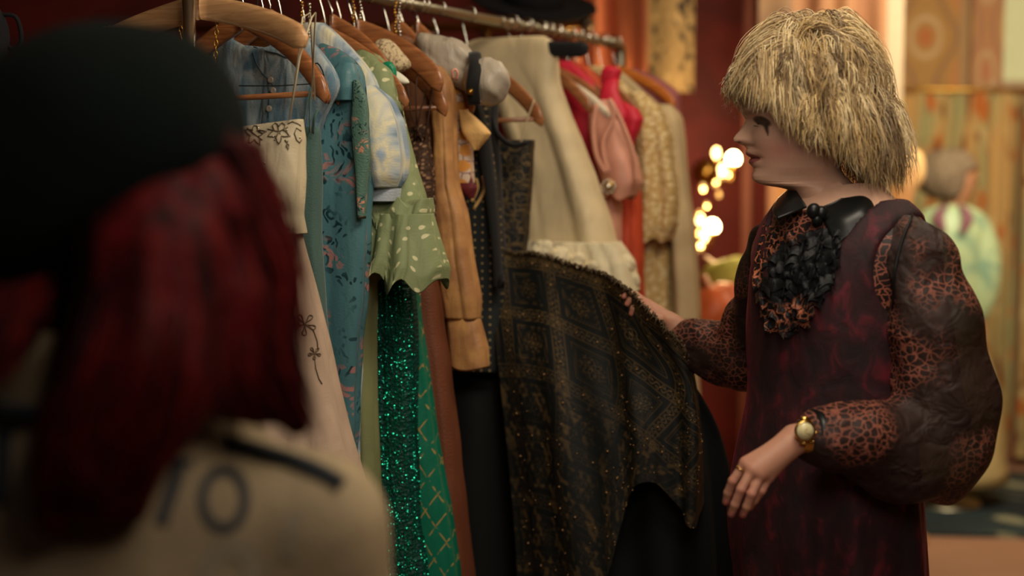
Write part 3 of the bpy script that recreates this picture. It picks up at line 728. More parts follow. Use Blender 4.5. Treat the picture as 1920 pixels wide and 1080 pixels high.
def petals(cx, cy, R):
    out = []
    for k in range(5):
        a0 = 2*PI*k/5-.9; P = []
        for j in range(13):
            q = j/12*2*PI; rr = R*(.5-.5*math.cos(q)); off = .38*math.sin(q)*(.5-.5*math.cos(q))
            P.append((cx+rr*math.cos(a0+off), cy+rr*math.sin(a0+off)))
        out.append(P)
    return out
project_tubes('flower_embroidery', bs_, petals(572, 608, 21)+[[(572, 608), (588, 620), (595, 640), (596, 655)]], .0011, M_cord, t)
project_tubes('flower_embroidery', bs_, petals(590, 662, 12)+[[(590, 662), (592, 690), (598, 710), (604, 720)]], .0011, M_cord, t)

# ---- 2 long grey-teal velvet slip
s = .11
hanger(.155, 'glossy wooden hanger with trouser bar, its rounded end in front of the blue blouse', None, .208, 1.79, .155, bar=True, high=.021, thick=.009)
t = G('slip_dress', 'grey-teal velvet slip with thin straps between camisole and floral dress', 'dress', s)
loft('bodice', s+.03, prow(s+.03, [(238, None, 598, .02), (300, None, 600, .035), (420, None, 598, .04), (600, None, 606, .045), (760, None, 628, .05), (870, None, 645, .06), (1300, None, 690, .07)]), M_tealvel, t, fold=.005, fr=26, seed=9, neck=(.03, .08, .1), edge=.002)
for (a, b) in (((600, 152), (578, 240)), ((598, 156), (592, 238)), ((608, 205), (597, 240))):
    u0, z0 = onr(a[0], a[1], s+.03); u1, z1 = onr(b[0], b[1], s+.03)
    v, f = tube(catm([rk(s+.01, u0, z0), rk(s+.0, (u0+u1)/2+.006, (z0+z1)/2), rk(s+.012, u1, z1-.01)], 9), .003, 6, flat=(1.3, .5)); put('strap', mesh(v, f), M_tealvel, t)
for x in (576, 582, 592):
    u1, z1 = onr(x, 238, s+.03)

# ---- 3 washed blue blouse behind the glossy hanger
s = .215
hanger(s, 'wooden hanger inside the washed blue blouse', None, .17, 1.785, .15)
t = G('blouse', 'washed blue cotton blouse with round buttons behind the glossy wooden hanger', 'blouse', s)
b3 = loft('bodice', s, shoulder(.185)+prow(s, [(210, None, 612, .035), (260, None, 596, .04), (500, None, 590, .045), (900, None, 606, .045)]), M_bluetie, t, fold=.009, fr=20, seed=14, neck=(.06, .07, .12))
bv = bvh_of(b3)
for (x, y) in ((513, 170), (505, 204), (508, 150), (503, 236)):
    h = bv.ray_cast(Vector((0, 0, CAMZ)), ray(x, y).normalized())
    if h[0]: v, f = lathe([(.001, 0), (.0065, .0), (.0065, .003), (.004, .004), (.001, .003)], h[0], 14, (-.3, -1, 0)); put('button', mesh(v, f), plain('pearl_button', C(150, 140, 128), .3), t)
project_tubes('collar_seam', bv, [[(474, 98), (482, 122), (492, 138), (505, 150), (512, 160)], [(476, 88), (500, 96), (520, 100), (538, 108)], [(503, 150), (505, 180), (503, 220)]], .0012, plain('blue_seam', C(60, 80, 92), .8), t)
v, f = tube([at(448, 161, 2.66), at(520, 161, 2.64), at(605, 156, 2.62)], .0012, 6)
wt = thing('wire_hanger', 'thin dark wire hanger crossing in front of the blue blouse', 'hanger', at(520, 100, 2.7), 'hangers on the clothes rail')
put('wire', mesh(v, f), M_blackpl, wt)
P = catm([at(605, 156, 2.62), at(607, 140, 2.62), at(596, 119, 2.63), at(583, 122, 2.64), at(560, 105, 2.66), at(530, 78, 2.7), at(500, 55, 2.74), at(482, 36, 2.77), at(482, 10, 2.77), at(490, -40, 2.77)], 40)
v, f = tube(P, .0014, 6); put('wire', mesh(v, f), M_blackpl, wt)

# ---- 4 teal floral brocade dress
s = .27
hanger(s, 'wooden hanger inside the teal floral brocade dress', None, .155, 1.785, .15)
t = G('brocade_dress', 'teal brocade dress with dark leaves and pink flowers, floral lapel strip', 'dress', s)
loft('bodice', s, [(1.75, -.1, .10, .015), (1.735, -.15, .16, .018), (1.69, -.17, .195, .03)]+prow(s, [(180, None, 683, .03), (240, None, 690, .04), (330, None, 694, .05), (450, None, 690, .05), (560, None, 683, .05), (700, None, 672, .045), (870, None, 662, .045), (1058, None, 668, .06), (1400, None, 690, .07)]), M_brocade, t, fold=.007, fr=16, seed=22, neck=(.05, .08, .1), edge=.004)
loft('lapel', s-.03, prow(s-.03, [(150, 664, 672, .006), (190, 664, 690, .008), (235, 662, 689, .01), (300, 668, 690, .01), (360, 672, 684, .01), (410, 676, 682, .008)]), M_lapel, t, fold=.005, fr=60, seed=25, nr=40, nc=30)
loft('cap_sleeve', s-.01, prow(s-.01, [(118, 640, 664, .02), (135, 630, 672, .03), (165, 628, 676, .035), (190, 636, 672, .03)]), M_brocade, t, fold=.008, fr=60, seed=29, nr=30, nc=40)

# ---- 5 marbled puff-sleeve blouse
s = .345
hanger(s, 'wooden hanger inside the marbled puff-sleeve blouse', None, .165, 1.785, .15)
t = G('blouse', 'marbled blue and cream blouse with a short puff sleeve and cuff', 'blouse', s)
loft('bodice', s, shoulder(.18)+prow(s, [(300, None, 690), (600, None, 680), (900, None, 680)]), M_puff, t, T=.035, fold=.007, seed=31)
loft('sleeve', s-.015, prow(s-.015, [(160, 670, 700, .02), (185, 672, 728, .04), (230, 680, 748, .052), (290, 688, 758, .056), (330, 690, 757, .05), (352, 692, 748, .035)]), M_puff, t, fold=.009, fr=50, seed=33, mirror=True, nr=60)
loft('cuff', s-.015, prow(s-.015, [(346, 692, 746, .03), (360, 690, 745, .032), (378, 690, 742, .033)]), fabric('pale_blue_cuff', C(176, 186, 196), .55), t, fold=.003, fr=30, seed=36, mirror=True, nr=14)

# ---- 6 green dotted dress with ruffle hem
s = .415
hanger(s, 'wooden hanger inside the green dotted dress, its end poking out under the cuffed strap', None, .215, 1.785, .15)
t = G('dotted_dress', 'pale green dress with white dots and a ruffled short hem over longer skirt', 'dress', s)
loft('bodice', s, [(1.745, -.05, .10, .02), (1.73, -.12, .135, .028), (1.69, -.18, .17, .04)]+prow(s, [(200, None, 752, .05), (300, None, 778, .06), (370, None, 800, .062), (410, None, 800, .062)]), M_dot, t, fold=.009, fr=22, seed=41, neck=(.05, .07, .1))
loft('sleeve', s-.03, prow(s-.03, [(108, 668, 700, .012), (130, 664, 728, .028), (170, 668, 742, .035), (220, 690, 752, .03)]), M_dot, t, fold=.008, fr=50, seed=43, nr=40)
loft('ruffle', s-.05, prow(s-.05, [(372, 700, 806, .035), (395, 692, 806, .05), (420, 700, 800, .05)]), M_dot, t, fold=.026, fr=40, seed=44, hem=.026, nr=34, nc=120)
loft('ruffle', s-.055, prow(s-.055, [(400, 694, 806, .04), (430, 692, 812, .05), (480, 684, 824, .06), (505, 678, 830, .065), (532, 674, 826, .07)]), M_dot, t, fold=.028, fr=44, seed=46, hem=.026, nr=60, nc=160)
loft('long_skirt', s-.04, prow(s-.04, [(480, 650, 700, .03), (560, 658, 702, .03), (700, 660, 702, .03), (870, 668, 706, .035), (1058, 676, 712, .04), (1400, 680, 720, .05)]), M_palegreen, t, fold=.008, fr=60, seed=48)

# ---- 7 sequin gown with lattice train
s = .475
hanger(s, 'wooden hanger holding the green sequin gown', None, .14, 1.785, .15)
t = G('sequin_gown', 'emerald sequin gown glittering below the dotted ruffle', 'gown', s)
rows = prow(s-.03, [(380, 700, 770, .03), (530, 694, 770, .035), (650, 694, 772, .04), (800, 704, 776, .045), (950, 724, 786, .05), (1058, 738, 798, .05), (1400, 770, 840, .06)])
sq = loft('bodice', s-.03, rows, M_seqbase, t, fold=.008, fr=40, seed=51)
tr = G('lattice_gown', 'emerald satin gown with gold lattice lines beside the sequins', 'gown', s+.04)
hanger(s+.045, 'wooden hanger holding the emerald lattice gown', None, .14, 1.785, .15)
loft('skirt', s+.01, prow(s+.01, [(380, None, 770, .03), (530, None, 782, .035), (650, None, 792, .04), (800, None, 812, .045), (950, None, 836, .05), (1058, None, 852, .05), (1400, None, 900, .06)]), M_lattice, tr, fold=.006, fr=24, seed=53)
bv = bvh_of(sq); parts = []; rs = np.random.RandomState(4)
cols_ = [(x, rs.uniform(0, 6.28), rs.uniform(.5, 1)) for x in np.linspace(697, 768, 13)]
for (x0, ph, am) in cols_:
    y = 536
    while y < 1120:
        k = (y-536)/520.; x = x0+(k**1.25)*34+3.2*am*math.sin(y*.022+ph)+rs.uniform(-.8, .8)
        y += rs.uniform(2.2, 4.6)
        if rs.rand() < .22: continue
        h = bv.ray_cast(Vector((0, 0, CAMZ)), ray(x, y).normalized())
        if h[0] is None: continue
        p = h[0]-ray(x, y).normalized()*.0025; n_ = Vector((rs.uniform(-.8, .8), -1, rs.uniform(-.7, .8))).normalized(); a = n_.orthogonal().normalized(); b = n_.cross(a); r_ = rs.uniform(.0013, .0026)
        parts.append((np.array([list(p+(a*math.cos(q)+b*math.sin(q))*r_) for q in np.arange(6)*PI/3]+[list(p+n_*.0004)]), [(6, j, (j+1) % 6) for j in range(6)]))
for (x, y) in rs.rand(900, 2)*np.array([100, 580])+np.array([690, 536]):
    h = bv.ray_cast(Vector((0, 0, CAMZ)), ray(x, y).normalized())
    if h[0] is None: continue
    p = h[0]-ray(x, y).normalized()*.0015; n_ = Vector((rs.uniform(-.9, .9), -1, rs.uniform(-.9, .9))).normalized(); a = n_.orthogonal().normalized(); b = n_.cross(a); r_ = rs.uniform(.0008, .0018)
    parts.append((np.array([list(p+(a*math.cos(q)+b*math.sin(q))*r_) for q in np.arange(6)*PI/3]+[list(p+n_*.0004)]), [(6, j, (j+1) % 6) for j in range(6)]))
v, f = join(parts); put('sequins', mesh(v, f), M_seq, t, False)['kind'] = 'stuff'

# ---- beige cuffed strap, green ribbon and white collar over hanger ends
s = .5
hanger(s+.03, 'reddish wooden hanger with beige embroidered cuff on its end', None, .225, 1.80, .125, high=.026)
t = thing('lace_cuff', 'beige lace cuff wrapped over the end of a wooden hanger', 'cuff', at(738, 105, 2.95))
P = [at(716, 82, 2.97), at(724, 92, 2.95), at(735, 104, 2.94), at(748, 116, 2.93), at(757, 126, 2.92)]
v, f = tube(catm(P, 16), [.010, .020, .023, .024, .025, .025, .025, .025, .024, .023, .022, .022, .021, .021, .02, .018], 16, True, (1, .75)); put('band', mesh(v, f), fabric('beige_lace', None, .7, space='ob', bump=.9, bs=90, pat=lambda n, v: n.mix(n.step(n.vor(v, 130), .4, .3), C(204, 182, 144), C(150, 132, 104))), t)
t = thing('hair_ribbon', 'shiny green ribbon tied round the white collar tip', 'ribbon', at(727, 130, 2.9))
v, f = tube(catm([at(721, 124, 2.87), at(729, 122, 2.865), at(736, 131, 2.865), at(736, 145, 2.865), at(728, 147, 2.87), at(722, 137, 2.87), at(721, 126, 2.87)], 22), .0075, 8); put('loop', mesh(v, f), fabric('green_ribbon', C(20, 128, 92), .3, space='ob'), t)
t = thing('white_collar', 'stiff white collar tip sticking out below the green ribbon', 'collar', at(750, 145, 2.9))
v, f = tube(catm([at(724, 132, 2.9), at(735, 140, 2.89), at(750, 148, 2.88), at(766, 155, 2.87)], 12), [.008, .012, .014, .016, .017, .018, .017, .016, .014, .012, .009, .003], 12, True, (1, .6)); put('band', mesh(v, f), fabric('white_cotton', C(214, 212, 192), .7, space='ob'), t)

# ---- 8 brown lace dress on glossy hanger with rust skirt
s = .565
hanger(s, 'glossy wooden hanger with bar showing above the brown lace dress', None, .215, 1.775, .15, bar=True, high=.022)
t = G('lace_dress', 'brown lace dress with crossed beaded straps and a long rust chiffon skirt', 'dress', s)
loft('bodice', s, prow(s, [(225, None, 800, .03), (350, None, 812, .04), (520, None, 815, .045)]), M_lace, t, fold=.006, fr=22, seed=61, neck=(.08, .12, .12))
for a, b, c_ in (((764, 162), (772, 215), (790, 262)), ((800, 165), (788, 210), (778, 262)), ((812, 160), (806, 205), (796, 262)), ((785, 128), (780, 170), (782, 262))):
    v, f = tube(catm([at(a[0], a[1], 2.985), at(b[0], b[1], 2.97), at(c_[0], c_[1], 3.0)], 12), .0045, 8, flat=(1.4, .4)); put('strap', mesh(v, f), M_lace, t)
loft('skirt', s, prow(s, [(500, None, 808, .05), (560, None, 822, .055), (700, None, 842, .06), (900, None, 866, .07), (1058, None, 884, .08), (1400, None, 920, .1)]), M_rust, t, fold=.011, fr=34, seed=63, hem=.01)

# ---- 9 golden tan blouse with long sleeve
s = .655
hanger(s, 'wooden hanger inside the golden tan blouse', None, .155, 1.785, .15)
t = G('blouse', 'golden tan satin blouse with long sleeve and buttoned cuff', 'blouse', s)
loft('bodice', s, shoulder(.17)+prow(s, [(200, None, 838, .035), (400, None, 846, .04), (560, None, 850, .04), (640, None, 856, .04)]), M_brownsheer, t, fold=.01, fr=26, seed=70)
loft('sleeve', s-.03, prow(s-.03, [(125, 800, 828, .015), (145, 804, 842, .022), (180, 812, 850, .03), (250, 820, 852, .032), (345, 822, 856, .033), (400, 824, 874, .036), (480, 830, 884, .038), (560, 838, 900, .04), (598, 840, 898, .03)]), M_tan, t, fold=.006, fr=40, seed=72, mirror=True)
loft('cuff', s-.035, prow(s-.035, [(592, 842, 896, .024), (612, 842, 902, .028), (650, 846, 914, .03), (688, 850, 914, .03)]), M_tan, t, fold=.003, fr=20, seed=74, mirror=True, nr=24, hem=.006, slack=None)

# ---- 10 orange flower print with apricot sleeve
s = .72
hanger(s, 'wooden hanger inside the orange flower print blouse, end showing at its shoulder', None, .19, 1.785, .15)
t = G('blouse', 'cream blouse printed with orange flowers, apricot sleeve and maroon tie', 'blouse', s)
loft('bodice', s-.02, shoulder(.165)+prow(s-.02, [(200, None, 876, .03), (280, None, 886, .035), (345, None, 890, .035), (362, None, 886, .03)]), M_print, t, fold=.006, fr=24, seed=80)
loft('tie', s-.055, prow(s-.055, [(343, 862, 888, .012), (352, 863, 892, .018), (362, 872, 889, .015), (372, 880, 887, .008)]), M_maroon, t, fold=.004, fr=50, seed=83, nr=20, nc=30)
loft('sleeve', s-.05, prow(s-.05, [(206, 862, 874, .008), (222, 864, 892, .014), (238, 866, 908, .018), (250, 870, 918, .020), (262, 878, 911, .017), (272, 885, 903, .012), (282, 890, 895, .006)]), M_yellow, t, fold=.006, fr=50, seed=88, nr=40, nc=50, smooth=1)

# ---- 11 navy dotted dress with gold trim
s = .79
hanger(s, 'wooden hanger inside the navy dotted dress', None, .15, 1.785, .15)
t = G('dotted_dress', 'dark dress with rows of gold dots and a curved gold braid', 'dress', s)
nv = loft('bodice', s, shoulder(.18)+prow(s, [(250, None, 915, .035), (400, None, 935, .04), (478, None, 940, .04), (700, None, 940, .05)]), M_navy, t, fold=.004, fr=14, seed=85)
project_tubes('gold_braid', bvh_of(nv), [catm([(905, 330), (908, 350), (902, 370), (888, 392)], 12).tolist(), catm([(893, 335), (896, 350), (891, 365), (884, 378)], 12).tolist()], .0035, M_yellow, t)

# ---- 12 black coat with grey satin puff shoulders
s = .86
hanger(s, 'wooden hanger showing between the grey satin shoulders of the black coat', None, .15, 1.80, .14)
t = G('black_coat', 'black coat with two puffed grey satin shoulders and a buckled black strap', 'coat', s)
loft('bodice', s, [(1.785, -.05, .05, .02), (1.75, -.12, .12, .03), (1.69, -.17, .165, .04)]+prow(s, [(220, None, 925, .045), (320, None, 935, .05), (480, None, 945, .055), (800, None, 990, .07), (1400, None, 1060, .09)]), M_blackvel, t, fold=.008, fr=16, seed=90)
def blob(name, c, r, m, par, seed, q=.09, rot=0):
    n1, n2 = snoise(seed, 8), snoise(seed+3, 8); V = []; R_ = Matrix.Rotation(rot, 3, 'Y')
    for i in range(27):
        for k in range(36):
            ph = PI*i/26; th = 2*PI*k/36; d = Vector((math.sin(ph)*math.cos(th), math.sin(ph)*math.sin(th), math.cos(ph)))
            g_ = 1+q*n1(d.x*3, d.y*3, d.z*3)+q*.6*(.5-abs(n2(d.x*5, d.y*5, d.z*5))); d2 = R_@Vector((d.x*r[0]*g_, d.y*r[1]*g_, d.z*r[2]*g_)); V.append(Vector(c)+d2)
    uv = [(x*.3, z*.3) for x in range(1) for z in range(1)]
    V = np.array([list(x) for x in V]); return put(name, mesh(V, gridf(27, 36, True), V[:, [0, 2]]), m, par)
loft('lapel', s-.11, prow(s-.11, [(140, 852, 872, .012), (170, 862, 892, .016), (215, 882, 906, .016), (260, 898, 918, .015), (330, 912, 926, .014), (400, 922, 934, .014), (480, 930, 940, .014), (540, 932, 944, .014)]), M_blackvel, t, fold=.004, fr=30, seed=94)
blob('puffed_shoulder', at(848, 118, 3.12), (.078, .055, .043), M_greysat, t, 5, .22, .62)
blob('puffed_shoulder', at(916, 150, 3.05), (.047, .05, .045), M_greysat, t, 9, .2, .8)
v, f = tube(catm([at(890, 100, 3.06), at(892, 118, 3.02), at(889, 140, 3.0), at(886, 165, 3.0), at(890, 195, 3.02)], 14), .014, 10, flat=(1, .35)); put('strap', mesh(v, f), M_blackvel, t)
v, f = boxv(at(882, 172, 2.995), (.012, .005, .014), .2, .002); put('buckle', mesh(v, f), M_brass, t)
v, f = tube(catm([at(850, 148, 2.98), at(848, 135, 2.97), at(853, 130, 2.97), at(858, 136, 2.97), at(856, 150, 2.98)], 14), .0028, 6); tag(put('ribbon_loop', mesh(v, f), M_pink), 'tiny pink ribbon loop standing up beside the grey satin shoulder', 'ribbon')

# ---- 15 cream satin gown over a black flocked hanger
s = 1.22
hanger(s, 'black flocked hanger with broad straight arms under the cream gown', M_blackpl, .225, 1.812, .012, high=.021, thick=.012)
t = G('cream_gown', 'cream satin gown slung over the black hanger with a gathered ruffle hem', 'gown', s)
uR, _ = onr(1040, 98, s)
loft('bodice', s, [(1.838, -.10, uR-.03, .02), (1.828, -.16, uR, .028), (1.78, -.19, uR+.004, .035)]+prow(s, [(160, 925, 1048, .04), (210, 940, 1068, .05), (300, 968, 1102, .06), (400, 978, 1140, .065), (480, 985, 1162, .075), (525, 990, 1186, .08)]), M_cream, t, fold=.015, fr=22, seed=101, pleat=.3)
loft('ruffle', s-.03, prow(s-.03, [(452, 985, 1160, .07), (490, 990, 1185, .085), (545, 1010, 1196, .09)]), M_creamruf, t, fold=.018, fr=46, seed=103, hem=.018, nr=44, nc=150)
for i, (x, y, r) in enumerate([(1018, 468, .024), (1050, 478, .023), (1080, 492, .025), (1110, 500, .022), (1142, 512, .024), (1172, 498, .026), (1180, 525, .024)]):
    blob('ruffle_gather', at(x, y, 3.42+i*.01), (r, .022, r*.9), M_creamruf, t, 40+i, .25)

# ---- 14 black and gold dress: bodice here, spread skirt further down
s = 1.0
hanger(s, 'wooden hanger with trouser bar holding the black and gold dress strap', None, .215, 1.765, .15, bar=True, high=.021)

# ---- 16 white hanger, pink halter dress
s = 1.38
hanger(s, 'white plastic hanger carrying the dusty pink halter dress', M_white, .215, 1.76, .12, kind='plastic', high=.013, thick=.01)
t = G('halter_dress', 'dusty pink satin halter dress with jewelled brooch and draped neck', 'dress', s)
loft('bodice', s, prow(s, [(188, 1108, 1142, .02), (240, 1108, 1170, .035), (300, 1122, 1192, .045), (345, 1135, 1198, .045), (372, 1140, 1186, .04)]), M_pink, t, fold=.009, fr=30, seed=110, hem=.012)
loft('skirt', s+.03, prow(s+.03, [(350, 1100, 1160, .04), (480, 1098, 1166, .045), (900, 1080, 1180, .06), (1300, 1060, 1190, .07)]), M_pink, t, fold=.01, fr=30, seed=112)
for pts in ([(1118, 195), (1112, 240), (1118, 290), (1136, 325)], [(1142, 185), (1150, 220), (1130, 270), (1140, 325)], [(1146, 190), (1170, 240), (1190, 300), (1192, 340)]):
    v, f = tube(catm([at(x, y, 3.62) for x, y in pts], 18), .011, 8, flat=(1, .6)); put('strap', mesh(v, f), M_pink, t)
bc = at(1140, 350, 3.60)
v, f = lathe([(.001, 0), (.022, 0), (.02, .006), (.001, .010)], bc, 14, (-.3, -1, 0)); br = put('brooch', mesh(v, f), M_brass, t)
for k in range(12):
    a = 2*PI*k/11; p = bc+Vector((.016*math.cos(a), -.012, .016*math.sin(a))) if k < 11 else bc+Vector((0, -.014, 0)); v, f = ball(p, .0042 if k < 11 else .009, 8, 5); put('gem', mesh(v, f), M_chrome, br)

# ---- 17..21 the far end
s = 1.47
hanger(s, 'wooden hanger with the crimson satin dress', None, .21, 1.775, .14)
t = G('crimson_dress', 'crimson satin dress, its bow and puffed sleeve showing behind the pink one', 'dress', s)
loft('bodice', s, shoulder(.17)+prow(s, [(250, None, 1160, .035), (400, None, 1168, .04), (700, None, 1178, .05), (1300, None, 1200, .07)]), M_crim, t, fold=.008, seed=120)
loft('sleeve', s-.06, prow(s-.06, [(188, 1150, 1166, .012), (205, 1152, 1196, .025), (224, 1156, 1206, .03), (245, 1166, 1200, .028), (262, 1176, 1192, .02), (276, 1182, 1188, .01)]), M_crim, t, fold=.012, fr=50, seed=17, nr=40, nc=50, smooth=1)
loft('shoulder_bow', s-.04, prow(s-.04, [(124, 1136, 1152, .012), (132, 1130, 1164, .022), (148, 1128, 1160, .022), (160, 1130, 1152, .014)]), M_crim, t, fold=.008, fr=60, seed=19, nr=24, nc=40, smooth=1)
v, f = tube(catm([at(1148, 150, 3.75), at(1142, 175, 3.72), at(1152, 200, 3.7), at(1170, 225, 3.68)], 12), [.02, .022, .024, .025, .026, .026, .026, .026, .024, .02, .016, .01], 10, True, (1, .5)); put('strap', mesh(v, f), M_crim, t)
s = 1.55
hanger(s, 'wooden hanger with the vermilion chiffon dress', None, .2, 1.775, .14)
t = G('vermilion_dress', 'vermilion chiffon dress glimpsed below the pink halter dress', 'dress', s)
loft('bodice', s, shoulder(.16)+prow(s, [(300, None, 1190, .035), (380, None, 1208, .045), (500, None, 1206, .05), (640, None, 1214, .05), (1300, None, 1250, .07)]), M_vermil, t, fold=.012, fr=40, seed=125)
s = 1.68
hanger(s, 'wooden hanger inside the yellow-cream lace jacket', None, .2, 1.775, .14)
t = G('lace_jacket', 'yellow-cream lace jacket with bell sleeve at the far end of the rail', 'jacket', s)
loft('bodice', s, shoulder(.18)+prow(s, [(250, None, 1236, .05), (420, None, 1240, .05), (700, None, 1240, .05)]), M_lacecream, t, fold=.008, seed=130)
loft('sleeve', s-.04, prow(s-.04, [(172, 1182, 1206, .02), (200, 1192, 1236, .04), (260, 1200, 1258, .05), (360, 1204, 1268, .05), (420, 1204, 1268, .055), (452, 1208, 1254, .05)]), M_lacecream, t, fold=.011, fr=44, seed=132, hem=.01)
s = 1.77
hanger(s, 'wooden hanger inside the long pale beige crepe coat dress', None, .205, 1.775, .14)
t = G('coat_dress', 'long pale beige crepe coat dress falling straight beside the lace jacket', 'dress', s)
loft('bodice', s, shoulder(.19)+prow(s, [(230, None, 1270, .05), (300, None, 1276, .055), (450, None, 1292, .06), (620, None, 1304, .065), (900, None, 1316, .08), (1300, None, 1330, .09)]), M_beige, t, fold=.012, fr=26, seed=140)
loft('front_panel', s-.07, prow(s-.07, [(430, 1206, 1250, .04), (520, 1204, 1252, .04), (700, 1206, 1256, .04), (1200, 1210, 1270, .05)]), M_lacecream, t, fold=.010, fr=40, seed=142)
loft('sleeve', s-.03, prow(s-.03, [(196, 1236, 1256, .02), (215, 1240, 1276, .04), (300, 1252, 1284, .04), (420, 1262, 1298, .04), (560, 1270, 1308, .04), (600, 1270, 1308, .04)]), M_beige, t, fold=.008, fr=44, seed=144)
s = 1.86
hanger(s, 'orange-brown wooden hanger at the very end of the rail over the mauve top', wood('amber_wood', C(190, 100, 34), C(220, 136, 60)), .2, 1.80, .11)
t = G('mauve_top', 'mauve chiffon top draped behind the pale jackets at the rail end', 'top', s)
loft('bodice', s+.03, [(1.80, -.05, .05, .02), (1.775, -.1, .12, .03), (1.72, -.17, .2, .035)]+prow(s+.03, [(180, None, 1272, .04), (300, None, 1280, .05), (500, None, 1284, .05)]), M_mauves, t, fold=.01, seed=150)
# a few extra hangers whose arms show in the crowded left part
for s, lab, zc_, ww in ((.235, 'wooden hanger arm rising just behind the glossy one', 1.80, .15), (.44, 'wide reddish wooden hanger arching over the dotted dress', 1.81, .17), (.69, 'dark wooden hanger rising left of the grey satin shoulders', 1.825, .11), (.77, 'dark wooden hanger nearest the grey satin shoulders', 1.825, .11), (1.30, 'plain wooden hanger behind the cream gown', 1.79, .2), (1.42, 'low wooden hanger beside the white one', 1.775, .21), (1.60, 'wooden hanger between the vermilion dress and the lace jacket', 1.785, .2)):
    hanger(s, lab, None, ww, zc_, .135)

# ================================================================ IMPLICIT SURFACES FOR BODIES
def sd_cone(P, a, b, r1, r2):
    a, b = np.array(list(a)), np.array(list(b)); ba = b-a; t = np.clip(((P-a)@ba)/(ba@ba), 0, 1)
    return np.linalg.norm(P-a-t[..., None]*ba, axis=-1)-(r1+(r2-r1)*t)
def sd_ell(P, c, r, M=None):
    q = P-np.array(list(c))
    if M is not None: q = q@np.array(M)
    r = np.array(r); k0 = np.linalg.norm(q/r, axis=-1); k1 = np.linalg.norm(q/(r*r), axis=-1)+1e-9
    return k0*(k0-1)/k1
def smin(a, b, k): h = np.clip(.5+.5*(b-a)/k, 0, 1); return b*(1-h)+a*h-k*h*(1-h)
def fieldmesh(fn, lo, hi, h):
    lo = np.array(lo, float); n = np.ceil((np.array(hi)-lo)/h).astype(int)+1
    ax = [lo[i]+h*np.arange(n[i]) for i in range(3)]
    P = np.stack(np.meshgrid(*ax, indexing='ij'), -1); D = fn(P); ins = D < 0
    cells = np.zeros(np.array(D.shape)-1); acc = np.zeros(cells.shape+(3,)); cnt = np.zeros(cells.shape)
    for axis in range(3):
        o = [(0, 0), (1, 0), (0, 1), (1, 1)]; others = [i for i in range(3) if i != axis]
        for (p, q) in o:
            s0 = [slice(0, -1)]*3; s1 = [slice(0, -1)]*3; s1[axis] = slice(1, None)
            for oi, v in zip(others, (p, q)):
                if v: s0[oi] = slice(1, None); s1[oi] = slice(1, None)
            a, b = D[tuple(s0)], D[tuple(s1)]; m = (a < 0) != (b < 0); t = np.where(m, a/(a-b+1e-12), 0)
            pos = P[tuple(s0)].copy(); pos[..., axis] += t*h
            acc += pos*m[..., None]; cnt += m
    act = cnt > 0; idx = -np.ones(act.shape, int); idx[act] = np.arange(act.sum()); V = acc[act]/cnt[act][:, None]
    Fq = []
    for axis in range(3):
        a = [slice(1, -1)]*3; b = [slice(1, -1)]*3; a[axis] = slice(0, -1); b[axis] = slice(1, None)
        A, B = ins[tuple(a)], ins[tuple(b)]; m = A != B; I = np.argwhere(m)
        if len(I) == 0: continue
        base = I.copy(); oth = [i for i in range(3) if i != axis]
        for i in oth: base[:, i] += 1
        def cell(d0, d1):
            c = base.copy(); c[:, oth[0]] += d0; c[:, oth[1]] += d1; return idx[c[:, 0], c[:, 1], c[:, 2]]
        q = np.stack([cell(-1, -1), cell(0, -1), cell(0, 0), cell(-1, 0)], 1); fl = A[m]
        if axis == 1: fl = ~fl
        q[~fl] = q[~fl][:, ::-1]; Fq.append(q)
    q = np.vstack(Fq); q = q[(q >= 0).all(1)]
    return V, q
def nplist(v): return np.array(list(v))

# ================================================================ PERSON IN VELVET (right)
YB = 2.56
px2 = lambda x, y, Y=YB: at(x, y, Y)
SCL = YB/F        # metres per pixel at the body plane
person = thing('person', 'person with shaggy blond hair in burgundy velvet and leopard sleeves, lifting the black dress', 'person', (at(1540, 900, YB).x, YB, 0))
A_ = math.radians(46); BF = np.array([-math.sin(A_), -math.cos(A_), 0]); BL = np.array([math.cos(A_), -math.sin(A_), 0]); UPV = np.array([0, 0, 1.])
BM = np.stack([BL, BF, UPV], 1)        # columns: left, front, up
chest = nplist(px2(1570, 560)); waist = nplist(px2(1550, 760)); hips = nplist(px2(1522, 930)); neckb = nplist(px2(1585, 405, 2.57))
shL = nplist(at(1712, 462, 2.44)); shR = nplist(at(1448, 462, 2.71))
def torso(P):
    d = sd_ell(P, chest+BF*-.0, (.155, .112, .24), BM)
    d = smin(d, sd_ell(P, chest+UPV*.02+BF*.035, (.12, .09, .13), BM), .05)
    d = smin(d, sd_ell(P, waist, (.128, .098, .20), BM), .08)
    d = smin(d, sd_ell(P, hips-UPV*.03, (.155, .100, .20), BM), .08)
    d = smin(d, sd_cone(P, shL-BL*.035-UPV*.01, shR+BL*.035-UPV*.01, .052, .052), .07)
    return d
elL = nplist(at(1775, 790, 2.44)); wrL = nplist(at(1520, 812, 2.31)); elR = nplist(at(1400, 690, 2.88)); wrR = nplist(at(1285, 634, 2.93))
def bodyf(P):
    d = torso(P)
    for a, b, r1, r2 in ((shL, elL, .046, .036), (elL, wrL, .037, .024), (shR, elR, .046, .036), (elR, wrR, .037, .024)): d = smin(d, sd_cone(P, a, b, r1, r2), .02)
    for sg in (-1, 1):
        hp_ = hips+BL*.085*sg-UPV*.08; kn = hp_+np.array([0, 0, -(hp_[2]-.50)]); an = kn+np.array([0, 0, -.42])-BF*.02
        d = smin(d, sd_cone(P, hp_, kn, .076, .056), .03); d = smin(d, sd_cone(P, kn, an, .055, .036), .02)
        d = smin(d, sd_cone(P, an-UPV*.03, an+BF*.16-UPV*.04, .034, .026), .02)
    return d
